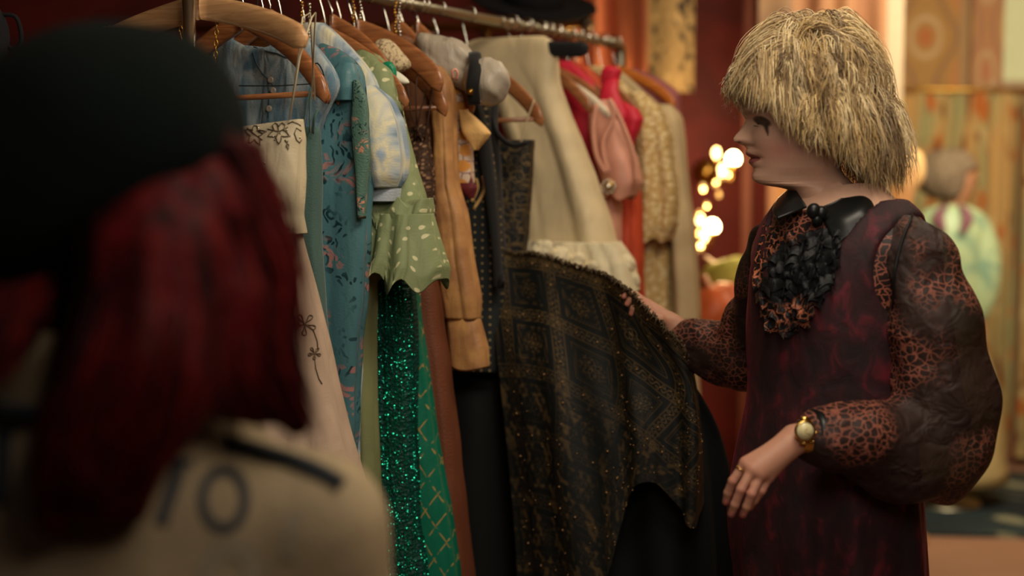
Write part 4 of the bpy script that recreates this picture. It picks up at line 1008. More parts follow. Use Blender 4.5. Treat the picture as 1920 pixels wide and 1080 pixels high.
lo = np.array([1.0*min(elR[0], wrR[0])-.1, 2.1, 0]); hi = np.array([shL[0]+.25, 3.1, 1.47])
parts = [fieldmesh(bodyf, lo, hi, .013)]
# hands
def hand(wr, mcps, fingers, thumb, palm_n, r=.0075):
    def f(P):
        d = sd_cone(P, wr[0], wr[1], .024, .0235)
        c = sum(mcps)/4
        for m in mcps: d = smin(d, sd_cone(P, wr[1]*.75+m*.25, m, .0155, .0108), .012)
        d = smin(d, sd_cone(P, wr[1], c, .021, .013), .012)
        for m, ch in zip(mcps, fingers):
            pts = [m]+ch; rr = [r*1.12, r*1.0, r*.93, r*.80]; fd = None
            for i in range(len(pts)-1):
                q = sd_cone(P, pts[i], pts[i+1], rr[i], rr[i+1]); fd = q if fd is None else smin(fd, q, .003)
            d = smin(d, fd, .0035)
        pts = thumb; rr = [.016, .0125, .010, .0085]; fd = None
        for i in range(len(pts)-1):
            q = sd_cone(P, pts[i], pts[i+1], rr[i], rr[i+1]); fd = q if fd is None else smin(fd, q, .004)
        return smin(d, fd, .008)
    pts = np.array([wr[0], wr[1]]+list(mcps)+[q for c in fingers for q in c]+list(thumb))
    return fieldmesh(f, pts.min(0)-.03, pts.max(0)+.03, .0017)
P3 = lambda x, y, Y: nplist(at(x, y, Y))
wl = [P3(1540, 812, 2.32), P3(1490, 824, 2.305)]
mL = [P3(1398, 868, 2.285), P3(1410, 880, 2.272), P3(1426, 889, 2.272), P3(1441, 893, 2.282)]
fL = [[P3(1374, 902, 2.284), P3(1365, 924, 2.292), P3(1361, 941, 2.30)], [P3(1389, 918, 2.262), P3(1378, 946, 2.268), P3(1371, 964, 2.278)],
      [P3(1409, 926, 2.262), P3(1400, 950, 2.268), P3(1393, 965, 2.280)], [P3(1427, 920, 2.276), P3(1414, 938, 2.284), P3(1406, 951, 2.294)]]
tL = [P3(1470, 838, 2.33), P3(1432, 868, 2.345), P3(1408, 893, 2.345), P3(1392, 912, 2.34)]
hL = hand(wl, mL, fL, tL, None); parts.append(hL)
wr = [P3(1300, 640, 2.94), P3(1262, 612, 2.955)]
mR = [P3(1214, 570, 2.985), P3(1217, 577, 2.972), P3(1221, 586, 2.962), P3(1227, 596, 2.955)]
fR = [[P3(1192, 553, 2.985), P3(1178, 550, 2.975), P3(1170, 556, 2.965)], [P3(1196, 562, 2.965), P3(1182, 562, 2.955), P3(1176, 570, 2.955)],
      [P3(1200, 574, 2.955), P3(1188, 578, 2.948), P3(1184, 588, 2.95)], [P3(1210, 588, 2.95), P3(1200, 594, 2.948), P3(1198, 604, 2.95)]]
tR = [P3(1256, 608, 2.955), P3(1236, 600, 2.93), P3(1222, 596, 2.925), P3(1208, 590, 2.925)]
parts.append(hand(wr, mR, fR, tR, None))

# head: horizontal sections following the profile
prof = np.array([(104, 1492, 1500), (108, 1472, 1522), (115, 1452, 1540), (130, 1425, 1565), (150, 1405, 1585), (170, 1396, 1595), (190, 1391, 1600), (205, 1390, 1601), (215, 1393, 1601),
 (224, 1398, 1600), (235, 1394, 1599), (245, 1387, 1597), (254, 1379.5, 1594), (260, 1376, 1592), (265, 1377, 1590), (269, 1385, 1588), (273, 1396, 1586), (279, 1401, 1584), (285, 1399, 1582),
 (290, 1400, 1580), (294, 1406, 1579), (296.5, 1411, 1579), (299, 1407, 1578), (304, 1405, 1577), (309, 1409, 1576), (315, 1415, 1576), (322, 1414.5, 1580), (330, 1412.5, 1586), (337, 1414, 1594),
 (343, 1421, 1598), (347, 1432, 1600), (349.5, 1448, 1602), (352, 1466, 1604), (356, 1481, 1606), (364, 1490, 1610), (376, 1497, 1616), (392, 1503, 1624), (410, 1505, 1632), (430, 1500, 1635)], float)
base_f = np.array([(104, 1492), (130, 1425), (150, 1405), (170, 1396), (190, 1391), (205, 1391), (224, 1400), (240, 1404), (262, 1406), (280, 1409), (300, 1415), (315, 1419), (330, 1420), (343, 1428), (347, 1437), (352, 1468), (364, 1490), (392, 1503), (430, 1500)], float)
wid = np.array([(104, .012), (108, .035), (115, .05), (130, .064), (150, .072), (175, .0765), (205, .0755), (230, .0735), (250, .071), (275, .066), (295, .061), (315, .054), (330, .046), (340, .043), (350, .047), (364, .052), (392, .054), (410, .058), (430, .072)], float)
nrow, ncol = 250, 180
pyv = np.concatenate([np.linspace(104, 200, 50), np.linspace(200.6, 356, 165), np.linspace(357, 430, 35)]); nrow = len(pyv)
ff_ = smooth1(np.interp(pyv, prof[:, 0], prof[:, 1]), 1); bk = smooth1(np.interp(pyv, prof[:, 0], prof[:, 2]), 4)
bf = np.interp(pyv, base_f[:, 0], base_f[:, 1]); bf = smooth1(bf, 4); ww = smooth1(np.interp(pyv, wid[:, 0], wid[:, 1]), 4)
a0 = np.linspace(-1, 1, ncol, endpoint=False); phi = PI*np.sign(a0)*np.abs(a0)**1.45
HC = at(1500, 230, YB)
V = np.zeros((nrow, ncol, 3)); HP = np.zeros((nrow, ncol, 3))
gs = lambda x, s_: np.exp(-(x/s_)**2)
for i, py in enumerate(pyv):
    f_h = (1500-bf[i])*SCL; b_h = (bk[i]-1500)*SCL; w_ = ww[i]
    c0 = (f_h-b_h)/2*(.25 if py < 345 else 1.0); fr_ = f_h-c0; br_ = b_h+c0
    l = w_*np.sign(np.sin(phi))*np.abs(np.sin(phi))**.88
    e = .86 if py < 340 else 1.0
    h = c0+np.where(np.cos(phi) > 0, fr_*np.abs(np.cos(phi))**e, -br_*np.abs(np.cos(phi))**.9)
    dev = (bf[i]-ff_[i])*SCL; front = np.cos(phi) > 0
    if py < 276: sg_ = np.interp(py, [205, 226, 250, 262, 270, 276], [.03, .0095, .0115, .0150, .0150, .010])
    else: sg_ = np.interp(py, [276, 284, 296, 306, 316, 330, 345], [.012, .021, .024, .020, .020, .024, .03])
    h = h+np.where(front, dev*gs(l, sg_), 0)
    # nostril wings, eye sockets, cheekbones, mouth corners
    h = h+np.where(front, .004*gs(np.abs(l)-.0135, .005)*gs(py-262, 6), 0)
    h = h-np.where(front, .0085*gs(np.abs(l)-.030, .016)*gs(py-229, 13), 0)+np.where(front, .004*gs(np.abs(l)-.032, .02)*gs(py-208, 8), 0)
    h = h+np.where(front, .004*gs(np.abs(l)-.042, .02)*gs(py-262, 18), 0)-np.where(front, .003*gs(np.abs(l)-.026, .008)*gs(py-297, 7), 0)
    z = np.full(ncol, at(0, py, YB).z)
    HP[i, :, 0] = h; HP[i, :, 1] = l; HP[i, :, 2] = py
    V[i, :, 0] = HC.x-h; V[i, :, 1] = YB-l; V[i, :, 2] = z       # +l is the near side
hv = V.reshape(-1, 3); hf_ = [tuple(q) for q in gridf(nrow, ncol, True)]+[tuple(range(ncol))[::-1], tuple((nrow-1)*ncol+k for k in range(ncol))]
# head colours (skin, lips, rouge, painted eyes)
SK = L3(214, 172, 146); hcol = np.tile(SK, (len(hv), 1)).reshape(nrow, ncol, 3)
H_, L_, PYg = HP[..., 0], HP[..., 1], HP[..., 2]; AX = 1500-H_/SCL; fm = (H_ > .0)
hcol = mixa(hcol, L3(196, 120, 108), .55*gs(np.hypot((AX-1450)/38, (PYg-283)/22), 1)*fm)
hcol = mixa(hcol, L3(192, 104, 96), .7*gs(np.hypot((AX-1530)/26, (PYg-255)/26), 1))
lip = np.clip(1.3-np.abs(PYg-296.5)/np.interp(np.abs(L_), [0, .012, .027], [11, 10, 3]), 0, 1)*(np.abs(L_) < .027)*(H_ > .05)
hcol = mixa(hcol, L3(140, 62, 62), np.clip(lip*2, 0, 1)*.95)
hcol = mixa(hcol, L3(46, 16, 20), np.clip(1.4-np.abs(PYg-296.5)/1.6, 0, 1)*(np.abs(L_) < .024)*(H_ > .05))
aL = np.abs(L_); eyed = np.hypot(((AX-1422)*.87+(PYg-229)*.5)/15.5, (-(AX-1422)*.5+(PYg-229)*.87)/7.5)
hcol = mixa(hcol, L3(22, 32, 28), np.clip((1.12-eyed)*3, 0, 1)*fm*(aL > .012)*.96)
hcol = mixa(hcol, L3(26, 34, 30), np.clip(1.4-np.abs(AX-(1427+(PYg-238)*.22))/np.interp(PYg, [234, 246, 258], [5, 3.4, .6]), 0, 1)*(PYg > 232)*(PYg < 259)*fm*(aL > .02))
hcol = mixa(hcol, L3(60, 46, 36), np.clip(1.5-np.abs(PYg-(213-(AX-1400)*.14))/3.5, 0, 1)*fm*(aL > .012)*(AX < 1436)*.35)
hcol = mixa(hcol, L3(120, 70, 60), gs(np.hypot((AX-1385)/4, (PYg-267)/2.6), 1)*(aL > .003)*(aL < .012)*fm)
parts2 = [(hv, hf_)]
ear = ball((HC.x+.03, YB-.076, at(0, 252, YB).z), (.017, .008, .031), 16, 12); parts2.append(ear)
V1, F1 = join(parts+parts2); nb = sum(len(p[0]) for p in parts)
colr = np.tile(SK, (len(V1), 1)); colr[nb:nb+len(hv)] = hcol.reshape(-1, 3)
nhL = len(parts[0][0]); hvv = V1[nhL:nb]
tips = np.array([c[-1] for c in fL]+[c[-1] for c in fR]); dd = np.min(np.linalg.norm(hvv[:, None]-tips[None], axis=2), 1)
kn = np.array(mL+mR+[c[0] for c in fL]); dk = np.min(np.linalg.norm(hvv[:, None]-kn[None], axis=2), 1)
hc2 = np.tile(L3(198, 146, 120), (len(hvv), 1)); hc2 = mixa(hc2, L3(190, 110, 98), np.exp(-(dk/.011)**2)*.55); hc2 = mixa(hc2, L3(178, 92, 84), np.exp(-(dd/.009)**2)*.9); colr[nhL:nb] = hc2
M_skin, nt, b = newmat('skin'); n = N(nt); vc = n('ShaderNodeVertexColor', layer_name='Col').outputs[0]
nz = n.noise(n.ob(), 90, 4); nt.links.new(n.mix(n.math('MULTIPLY', nz, .25), vc, C(170, 110, 90)), b.inputs['Base Color'])
b.inputs['Roughness'].default_value = .48; b.inputs['Subsurface Weight'].default_value = .08; b.inputs['Subsurface Radius'].default_value = (.01, .004, .002); b.inputs['Specular IOR Level'].default_value = .35
nt.links.new(n('ShaderNodeBump', {'Height': n.noise(n.ob(), 700, 3), 'Strength': .12, 'Distance': .002}).outputs[0], b.inputs['Normal'])
put('body', mesh(V1, F1, None, colr), M_skin, person)
# fingernails
M_nail = plain('nail', C(196, 120, 110), .2)
for c in fL:
    a, b_ = c[-2], c[-1]; ax = (b_-a)/np.linalg.norm(b_-a); p = b_+np.array([0, -.0062, 0])-ax*.001
    v, f = ball((0, 0, 0), (.0042, .0016, .0062), 12, 8); R_ = Vector((0, 0, 1)).rotation_difference(Vector(ax)).to_matrix(); v = v@np.array(R_).T+p; put('fingernail', mesh(v, f), M_nail, person)
# eyes
M_eye = plain('eye_white', C(206, 200, 190), .15); M_iris = plain('iris', C(52, 60, 52), .1); M_lash = plain('black_lash', C(10, 12, 12), .7)
zeye = at(0, 232, YB).z
for sg in (1, -1):
    e = (HC.x-(1500-1418)*SCL+.0125, YB-sg*.0305, zeye); v, f = ball(e, .0118, 18, 12); eo = put('eye', mesh(v, f), M_eye, person)
    v, f = ball((e[0]-.0075, e[1]-sg*.002, e[2]-.0035), .0056, 12, 8); put('iris', mesh(v, f), M_iris, eo)
    lines = []
    for k in range(16):
        q = k/15; bx = e[0]-.012+.020*q**1.6; by = e[1]+sg*(.009-.021*q); bz = zeye-.001-.004*q
        if sg: lines.append(tube([(bx, by, bz), (bx-.005, by-sg*.002, bz-.0035), (bx-.0095, by-sg*.004, bz-.0035+.001)], [.0006, .0005, .0002], 4))
    v, f = tube(catm([(e[0]-.011, e[1]+sg*.009, zeye-.001), (e[0]-.0135, e[1], zeye-.0015), (e[0]-.006, e[1]-sg*.010, zeye-.003), (e[0]+.006, e[1]-sg*.0135, zeye-.006)], 14), .0017, 6); lines.append((v, f))
    put('eyelashes', mesh(*join(lines)), M_lash, person)
# teeth glimpse
v, f = ball((HC.x-(1500-1413)*SCL+.006, YB, at(0, 296, YB).z), (.007, .016, .003), 12, 8); put('teeth', mesh(v, f), plain('teeth', C(206, 196, 176), .3), person)

# ---------------------------------------------------------------- hair strands
def trim(pk, ls, rs):
    """shorten strands that would hang over the face"""
    n, m = pk.shape[:2]; hx = 1500+(pk[..., 0]-HC.x)/SCL; k_ = (at(0, 300, YB).z-at(0, 200, YB).z)/100.; yy = 230+(pk[..., 2]-HC.z)/k_
    yb = np.interp(hx, [1372, 1400, 1418, 1436, 1448, 1466, 1500, 1560, 1600, 1650, 1700], [209, 214, 215, 232, 252, 276, 300, 314, 362, 384, 366])+rs.uniform(-34, 10, (n, 1))
    bad = yy > yb; first = np.where(bad.any(1), bad.argmax(1), m); lim = np.clip((first-1)/(m-1), .12, 1)
    return np.minimum(ls, (lim[:, None, None]))
def strands(name, roots, dirs, lens, cols, m, par, cen, rad, env, grav=.16, wave=.006, nst=15, kids=16, spread=.012, w0=.0011, seed=0, tipk=.35, curl=10, wfl=.7, lift=.6, floor_=None):
    rs = np.random.RandomState(seed); G_ = len(roots); pos = roots.copy(); d = dirs*lift+rs.randn(G_, 3)*.34; path = [pos.copy()]; ph = rs.rand(G_, 3)*6.28; fq = rs.uniform(.7, 1.4, (G_, 1))
    st = (lens/(nst-1))[:, None]
    for i in range(1, nst):
        d = d/np.linalg.norm(d, axis=1, keepdims=True); d = d+np.array([0, 0, -grav*(1+.08*i)])*1.6
        wv = np.sin(ph+i*fq*curl*2*PI/nst/2.2)*wave/st*.5; d2 = d/np.linalg.norm(d, axis=1, keepdims=True)+wv
        pos = pos+d2*st
        for _ in range(2):
            q = (pos-cen)/rad; r_ = np.linalg.norm(q, axis=1, keepdims=True); low = (r_ < 1); pos = np.where(low, cen+q/r_*rad, pos)
            q = (pos-env[0])/env[1]; r_ = np.linalg.norm(q, axis=1, keepdims=True); up = (r_ > 1) & (pos[:, 2:3] > env[0][2]-env[2]); pos = np.where(up, env[0]+q/r_*env[1], pos)
        nd = pos-path[-1]; d = nd/np.maximum(np.linalg.norm(nd, axis=1, keepdims=True), 1e-6); path.append(pos.copy())
    path = np.stack(path, 1)                                             # G,nst,3
    g = np.repeat(np.arange(G_), kids); n = len(g); t = np.linspace(0, 1, nst)[None, :, None]
    off = rs.randn(n, 1, 3)*spread; k = (1-tipk*t); pk = path[g]+off*k*np.clip(.25+t*1.6, 0, 1)
    ph2 = rs.rand(n, 1, 3)*6.28; pk = pk+np.sin(t*rs.uniform(6, 13, (n, 1, 1))+ph2)*.0046*t*(wfl/.7)
    ls = trim(pk, rs.uniform(.72, 1.0, (n, 1, 1)), rs); tt_ = (np.linspace(0, 1, nst)[None]*ls[..., 0])*(nst-1); i0 = np.clip(tt_.astype(int), 0, nst-2); fr2 = (tt_-i0)[..., None]
    ar = np.arange(n)[:, None]; pk = pk[ar, i0]*(1-fr2)+pk[ar, i0+1]*fr2
    tan = np.gradient(pk, axis=1); tan /= np.linalg.norm(tan, axis=2, keepdims=True)+1e-9
    a = np.cross(tan, np.array([.3, .2, 1.])); a /= np.linalg.norm(a, axis=2, keepdims=True)+1e-9; b = np.cross(tan, a)
    W = w0*rs.uniform(.6, 1.3, (n, 1, 1))*np.clip(1.15-t**3*1.05, .1, 1)
    ring = [pk+(a*math.cos(q)+b*math.sin(q))*W for q in (0, 2.09, 4.19)]
    V = np.stack(ring, 2).reshape(-1, 3); bi = (np.arange(n)[:, None, None, None]*nst+np.arange(nst-1)[None, :, None, None])*3; kk = np.arange(3)[None, None, :, None]
    k2 = (kk+1) % 3; Fq = np.concatenate([bi+kk, bi+k2, bi+3+k2, bi+3+kk], -1).reshape(-1, 4)
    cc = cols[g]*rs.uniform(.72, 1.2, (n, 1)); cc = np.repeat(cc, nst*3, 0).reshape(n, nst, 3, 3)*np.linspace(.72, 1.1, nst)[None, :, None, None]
    return put(name, mesh(V, Fq, None, cc.reshape(-1, 3)), m, par)
M_hair, nt, b = newmat('hair'); n = N(nt); nt.links.new(n('ShaderNodeVertexColor', layer_name='Col').outputs[0], b.inputs['Base Color'])
b.inputs['Roughness'].default_value = .42; b.inputs['Specular IOR Level'].default_value = .45; b.inputs['Sheen Weight'].default_value = .15
rs = np.random.RandomState(3); NG = 700
scen = np.array([HC.x-.004, YB, at(0, 196, YB).z]); srad = np.array([.104, .080, .088])
R_ = []
while len(R_) < NG:
    q = rs.randn(3); q /= np.linalg.norm(q)
    px_, lz = q[0], q[2]
    if lz < -.55: continue
    if px_ < 0 and lz < .12+.35*(-px_): continue          # face side
    if px_ < .25 and lz < -.05 and abs(q[1]) > .3 and px_ < .0: continue
    if px_ >= 0 and lz < -.25 and px_ < .35: continue
    R_.append(q)
R_ = np.array(R_); roots = scen+R_*srad
flow = R_.copy(); flow[:, 2] += .25
front = R_[:, 0] < -.35
lens = .135+.045*R_[:, 0].clip(-1, 1)+rs.uniform(-.055, .03, NG)+.035*(R_[:, 2] > .5)
lens = np.where(front, .082+rs.uniform(-.02, .012, NG)+.045*(R_[:, 2]-.3), lens); lens = np.where(R_[:, 0] > .55, lens+.02, lens)
bl = np.array([L3(222, 190, 130), L3(198, 166, 108), L3(240, 216, 164), L3(124, 96, 60), L3(214, 190, 146), L3(166, 134, 88)]); cols = bl[rs.randint(0, 6, NG)]
env = (np.array([HC.x+.012, YB, at(0, 168, YB).z]), np.array([.142, .128, .136]), .02)
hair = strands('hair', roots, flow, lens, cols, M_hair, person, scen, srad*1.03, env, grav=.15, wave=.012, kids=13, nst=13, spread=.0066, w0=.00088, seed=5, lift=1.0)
# skull cap under the hair
v, f = ball(scen, srad*1.02, 36, 26); sel = []
for q in f:
    c = v[list(q)].mean(0); d = (c-scen)/srad
    if d[2] > -.35 and not (d[0] < 0 and d[2] < .25+.30*(-d[0])) and not (d[0] < .3 and d[2] < -.1): sel.append(q)
put('hair_roots', mesh(v, sel), fabric('dark_blond_roots', C(96, 74, 46), .8, space='ob'), person)
# fringe and side locks, nape locks traced as guides
def locks(name, guides, cols, kids, spread, w0, seed, par, m, nst=16, tipk=.3, wob=.004, cut=False):
    rs = np.random.RandomState(seed); Gd = np.array([catm([list(p) for p in g], nst) for g in guides]); G_ = len(Gd); g = np.repeat(np.arange(G_), kids); n = len(g); t = np.linspace(0, 1, nst)[None, :, None]
    off = rs.randn(n, 1, 3)*spread; pk = Gd[g]+off*(1-tipk*t)+np.sin(t*rs.uniform(4, 9, (n, 1, 1))+rs.rand(n, 1, 3)*6.28)*wob*t
    ls = rs.uniform(.75, 1.0, (n, 1, 1)); ls = trim(pk, ls, rs) if cut else ls; tt_ = (np.linspace(0, 1, nst)[None]*ls[..., 0])*(nst-1); i0 = np.clip(tt_.astype(int), 0, nst-2); fr2 = (tt_-i0)[..., None]; ar = np.arange(n)[:, None]; pk = pk[ar, i0]*(1-fr2)+pk[ar, i0+1]*fr2
    tan = np.gradient(pk, axis=1); tan /= np.linalg.norm(tan, axis=2, keepdims=True)+1e-9
    a = np.cross(tan, np.array([.3, 1, .2])); a /= np.linalg.norm(a, axis=2, keepdims=True)+1e-9; b = np.cross(tan, a); W = w0*rs.uniform(.6, 1.3, (n, 1, 1))*np.clip(1.15-t**3*1.05, .1, 1)
    V = np.stack([pk+(a*math.cos(q)+b*math.sin(q))*W for q in (0, 2.09, 4.19)], 2).reshape(-1, 3); bi = (np.arange(n)[:, None, None, None]*nst+np.arange(nst-1)[None, :, None, None])*3; kk = np.arange(3)[None, None, :, None]; k2 = (kk+1) % 3
    Fq = np.concatenate([bi+kk, bi+k2, bi+3+k2, bi+3+kk], -1).reshape(-1, 4); cc = np.repeat(cols[rs.randint(0, len(cols), n)]*rs.uniform(.7, 1.15, (n, 1)), nst*3, 0)
    return put(name, mesh(V, Fq, None, cc), m, par)
gd = []
for k in range(70):      # crown, thrown forward and back over the dome
    a = rs.uniform(-1, 1); l = rs.uniform(-.07, .085); sg = 1 if a > 0 else -1; e = math.sqrt(max(.05, 1-(l/.11)**2)); hgt = 196-160*e; x0 = 1525+rs.uniform(-30, 30)
    gd.append([at(x0, hgt+45, YB-l*.9), at(x0+sg*35, hgt+rs.uniform(-10, 8), YB-l), at(x0+sg*(70+30*abs(a)), hgt+30*abs(a)+14, YB-l*1.05), at(x0+sg*(95+45*abs(a)), hgt+75*abs(a)+40+rs.uniform(-10, 20), YB-l*1.1)])
for k in range(30):      # fringe over the brow
    q = k/29; l = -.055+.125*q; x0 = 1432+rs.uniform(-14, 30); e = 1-(l/.085)**2
    xt = 1391+26*(l/.07)**2+rs.uniform(-6, 8); yt = rs.uniform(196, 222)+ (10 if l > .04 else 0)
    gd.append([at(x0, 100+rs.uniform(-12, 12), YB-l*.8), at(xt-2, 128+rs.uniform(-6, 6), YB-l), at(xt-10, 165, YB-l*1.1), at(xt, yt, YB-l*1.12)])
for k in range(52):      # near side, temple to nape
    q = k/51; x0 = 1415+210*q+rs.uniform(-8, 8); l = .098-.045*q*q; yb = np.interp(x0, [1415, 1440, 1480, 1560, 1625], [236, 262, 300, 318, 350])+rs.uniform(-26, 10)
    gd.append([at(x0+rs.uniform(-8, 8), 120+rs.uniform(-30, 40), YB-l*.85), at(x0+rs.uniform(-10, 10), 185, YB-l*1.1), at(x0+rs.uniform(-12, 12), 240, YB-l*1.12), at(x0+rs.uniform(-12, 16), yb, YB-l)])
for k in range(52):      # nape flick
    q = k/51; l = rs.uniform(-.05, .062); x0 = 1590+65*rs.rand(); xt = 1604+92*rs.rand()
    gd.append([at(x0-4, 190+rs.uniform(-20, 20), YB-l), at(x0+10, 245, YB-l*1.1), at(x0+8+(xt-x0)*.4, 300, YB-l), at(xt, np.interp(xt, [1604, 1640, 1696], [362, 382, 350])+rs.uniform(-14, 6), YB-l*.9)])
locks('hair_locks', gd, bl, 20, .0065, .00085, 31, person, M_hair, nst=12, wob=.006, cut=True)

# ================================================================ CLOTHES OF THE PERSON IN VELVET
def bc(P): q = (P-chest)@BM; return q[..., 0], q[..., 1], q[..., 2]
uz = lambda py: at(0, py, YB).z-chest[2]
wn1, wn2, wn3 = snoise(401, 9, 1), snoise(402, 9, 1), snoise(403, 9, 1)
def skirt(P):
    l, f, u = bc(P); z = P[..., 2]; zw = waist[2]+.02; k = np.clip((zw-z)/zw, 0, 1); ang = np.arctan2(f, l)
    rl = .132+.080*k**.9+.02*np.clip(k*6, 0, 1); rf = .104+.090*k**.9+.012*np.clip(k*6, 0, 1); q = np.sqrt((l/rl)**2+(f/rf)**2)
    fold = .014*k**.6*np.sin(ang*9+2*np.sin(z*3))+.008*k*np.sin(ang*17+1)
    d = (q-1)*np.minimum(rl, rf)-fold
    return np.maximum(np.maximum(d, z-zw), .16-z)
def vestf(P):
    l, f, u = bc(P); al = np.abs(l)
    d = torso(P)-.0135+.0022*wn1(P[..., 0]*45, P[..., 2]*22, P[..., 1]*45)
    d = smin(d, skirt(P), .04)
    vw = .102*(u-uz(612))/(uz(392)-uz(612)); cutV = np.where(f > -.01, np.minimum(np.minimum(vw-al, f+.01), u-uz(614)), -1)
    cutV = np.maximum(cutV, np.minimum(.078-al, u-uz(402)))
    arm = 1-np.sqrt(((al-.212)/.082)**2+((u-uz(500))/.125)**2); arm = np.maximum(arm*.08, np.minimum(al-.158, u-uz(560)))
    return np.maximum(np.maximum(np.maximum(d, cutV), arm), u-uz(372))
M_velvet, nt, b = newmat('burgundy_crushed_velvet'); n = N(nt); v_ = n.ob()
nz = n.noise(n('ShaderNodeMapping', {0: v_, 3: (1, 1, .6)}).outputs[0], 30, 4, .5)
nt.links.new(n.ramp(nz, [(.30, C(22, 6, 10)), (.55, C(48, 10, 19)), (.80, C(120, 24, 42))]), b.inputs['Base Color']); b.inputs['Roughness'].default_value = .75
b.inputs['Sheen Weight'].default_value = .35; b.inputs['Sheen Roughness'].default_value = .35; b.inputs['Sheen Tint'].default_value = C(150, 40, 60)
nt.links.new(n('ShaderNodeBump', {'Height': nz, 'Strength': .35, 'Distance': .01}).outputs[0], b.inputs['Normal'])
def leopard(sc, line, spot, zlo=.40, zhi=.56):
    def f(n, v):
        nn = n('ShaderNodeTexNoise', {'Vector': v, 'Scale': 40, 'Detail': 2}).outputs[1]
        vd = n('ShaderNodeVectorMath', {0: nn, 1: (.5, .5, .5)}, operation='SUBTRACT').outputs[0]; vd = n('ShaderNodeVectorMath', {0: vd, 'Scale': .022}, operation='SCALE').outputs[0]
        vv = n('ShaderNodeVectorMath', {0: n('ShaderNodeMapping', {0: v, 3: (1, 1, 1.25)}).outputs[0], 1: vd}, operation='ADD').outputs[0]
        e = n.vor(vv, sc, .9, 'DISTANCE_TO_EDGE'); k = n.step(e, .11, .04)
        z_ = n.step(n.noise(n('ShaderNodeMapping', {0: v, 1: (2, 5, 1)}).outputs[0], 5.5, 2), zlo, zhi)
        return n.mix(n.math('MULTIPLY', k, z_), spot, line)
    return f
M_sleeve = fabric('sheer_leopard_organza', None, .62, space='ob', bump=.5, bs=14, wrinkle=1.5, pat=leopard(74, C(150, 88, 70), C(44, 28, 25), .47, .58), alpha=lambda n, v: n('ShaderNodeMapRange', {0: n('ShaderNodeLayerWeight', {0: .35}).outputs[1], 1: 0.0, 2: .8, 3: .86, 4: .98}).outputs[0])
M_blouse = fabric('dark_leopard_blouse', None, .5, space='ob', bump=.25, bs=14, pat=leopard(72, C(150, 88, 70), C(36, 25, 22), .30, .42))
M_satin = fabric('black_satin', C(18, 20, 20), .35, space='ob', bump=.15, bs=10)
lo_, hi_ = np.array([chest[0]-.36, 2.22, .15]), np.array([chest[0]+.36, 2.98, 1.47])
Vv, Fv = fieldmesh(vestf, lo_, hi_, .0075); vest = put('velvet_dress', mesh(Vv, Fv), M_velvet, person)
def blousef(P):
    l, f, u = bc(P); d = torso(P)-.0075+.0015*wn2(P[..., 0]*60, P[..., 2]*50, P[..., 1]*60); return np.maximum(np.maximum(d, u-uz(392)), uz(760)-u)
V2, F2 = fieldmesh(blousef, lo_+np.array([0, 0, .6]), hi_, .0075); blouse = put('blouse', mesh(V2, F2), M_blouse, person)
def sleevef(pts):
    def f(P):
        d = None
        for (a, ra), (b, rb) in zip(pts[:-1], pts[1:]):
            q = sd_cone(P, a, b, ra, rb); d = q if d is None else smin(d, q, .03)
        X, Y, Z = P[..., 0], P[..., 1], P[..., 2]
        w_ = .0055*np.abs(wn1(X*16+Z*16, Z*14, Y*24))*2+.0028*wn2(X*55, Z*34+X*22, Y*45)+.006*wn3(X*9, Z*9, Y*9)
        return d+w_*1.5-.009
    A = np.array([p[0] for p in pts]); return fieldmesh(f, A.min(0)-.125, A.max(0)+.125, .0055)
q3 = lambda x, y, Y, r: (P3(x, y, Y), r)
sL = [q3(1690, 462, 2.45, .052), q3(1722, 490, 2.43, .054), q3(1748, 600, 2.42, .072), q3(1770, 745, 2.42, .082), q3(1758, 838, 2.43, .088), q3(1690, 850, 2.39, .078), q3(1610, 824, 2.345, .056), q3(1552, 818, 2.33, .046), q3(1528, 816, 2.325, .040)]
sR = [q3(1450, 462, 2.70, .046), q3(1432, 520, 2.76, .050), q3(1412, 610, 2.83, .052), q3(1398, 672, 2.88, .060), q3(1345, 660, 2.91, .046), q3(1300, 646, 2.93, .036), q3(1290, 642, 2.93, .034)]
for pts, lab in ((sL, 'near balloon sleeve, sheer leopard organza'), (sR, 'far sleeve, darker')):
    v, f = sleevef(pts); put('sleeve', mesh(v, f), M_sleeve, person)
for a, b_, r in (((1542, 816, 2.328), (1518, 814, 2.322), .0425), ((1300, 645, 2.93), (1278, 634, 2.93), .036)):
    A, B = P3(*a), P3(*b_); v, f = tube([A, A*.5+B*.5, B, B*.98+A*.02], [r, r*.98, r, r*.8], 28, False); put('cuff', mesh(v, f), M_satin, person)
v, f = tube(catm([at(1712, 402, 2.40), at(1690, 455, 2.385), at(1676, 520, 2.375), at(1674, 580, 2.39)], 14), .0022, 6); put('sleeve_seam', mesh(v, f), M_satin, person)

tb = BVHTree.FromPolygons([Vector(x) for x in np.vstack([Vv, V2]).tolist()], [tuple(q) for q in Fv.tolist()]+[tuple(q) for q in (F2+len(Vv)).tolist()])
def onb(x, y, off, Yf=2.5):
    d = ray(x, y).normalized(); h = tb.ray_cast(Vector((0, 0, CAMZ)), d); p = h[0] if h[0] is not None and h[0].y < Yf+.25 else at(x, y, Yf)
    return p-d*off
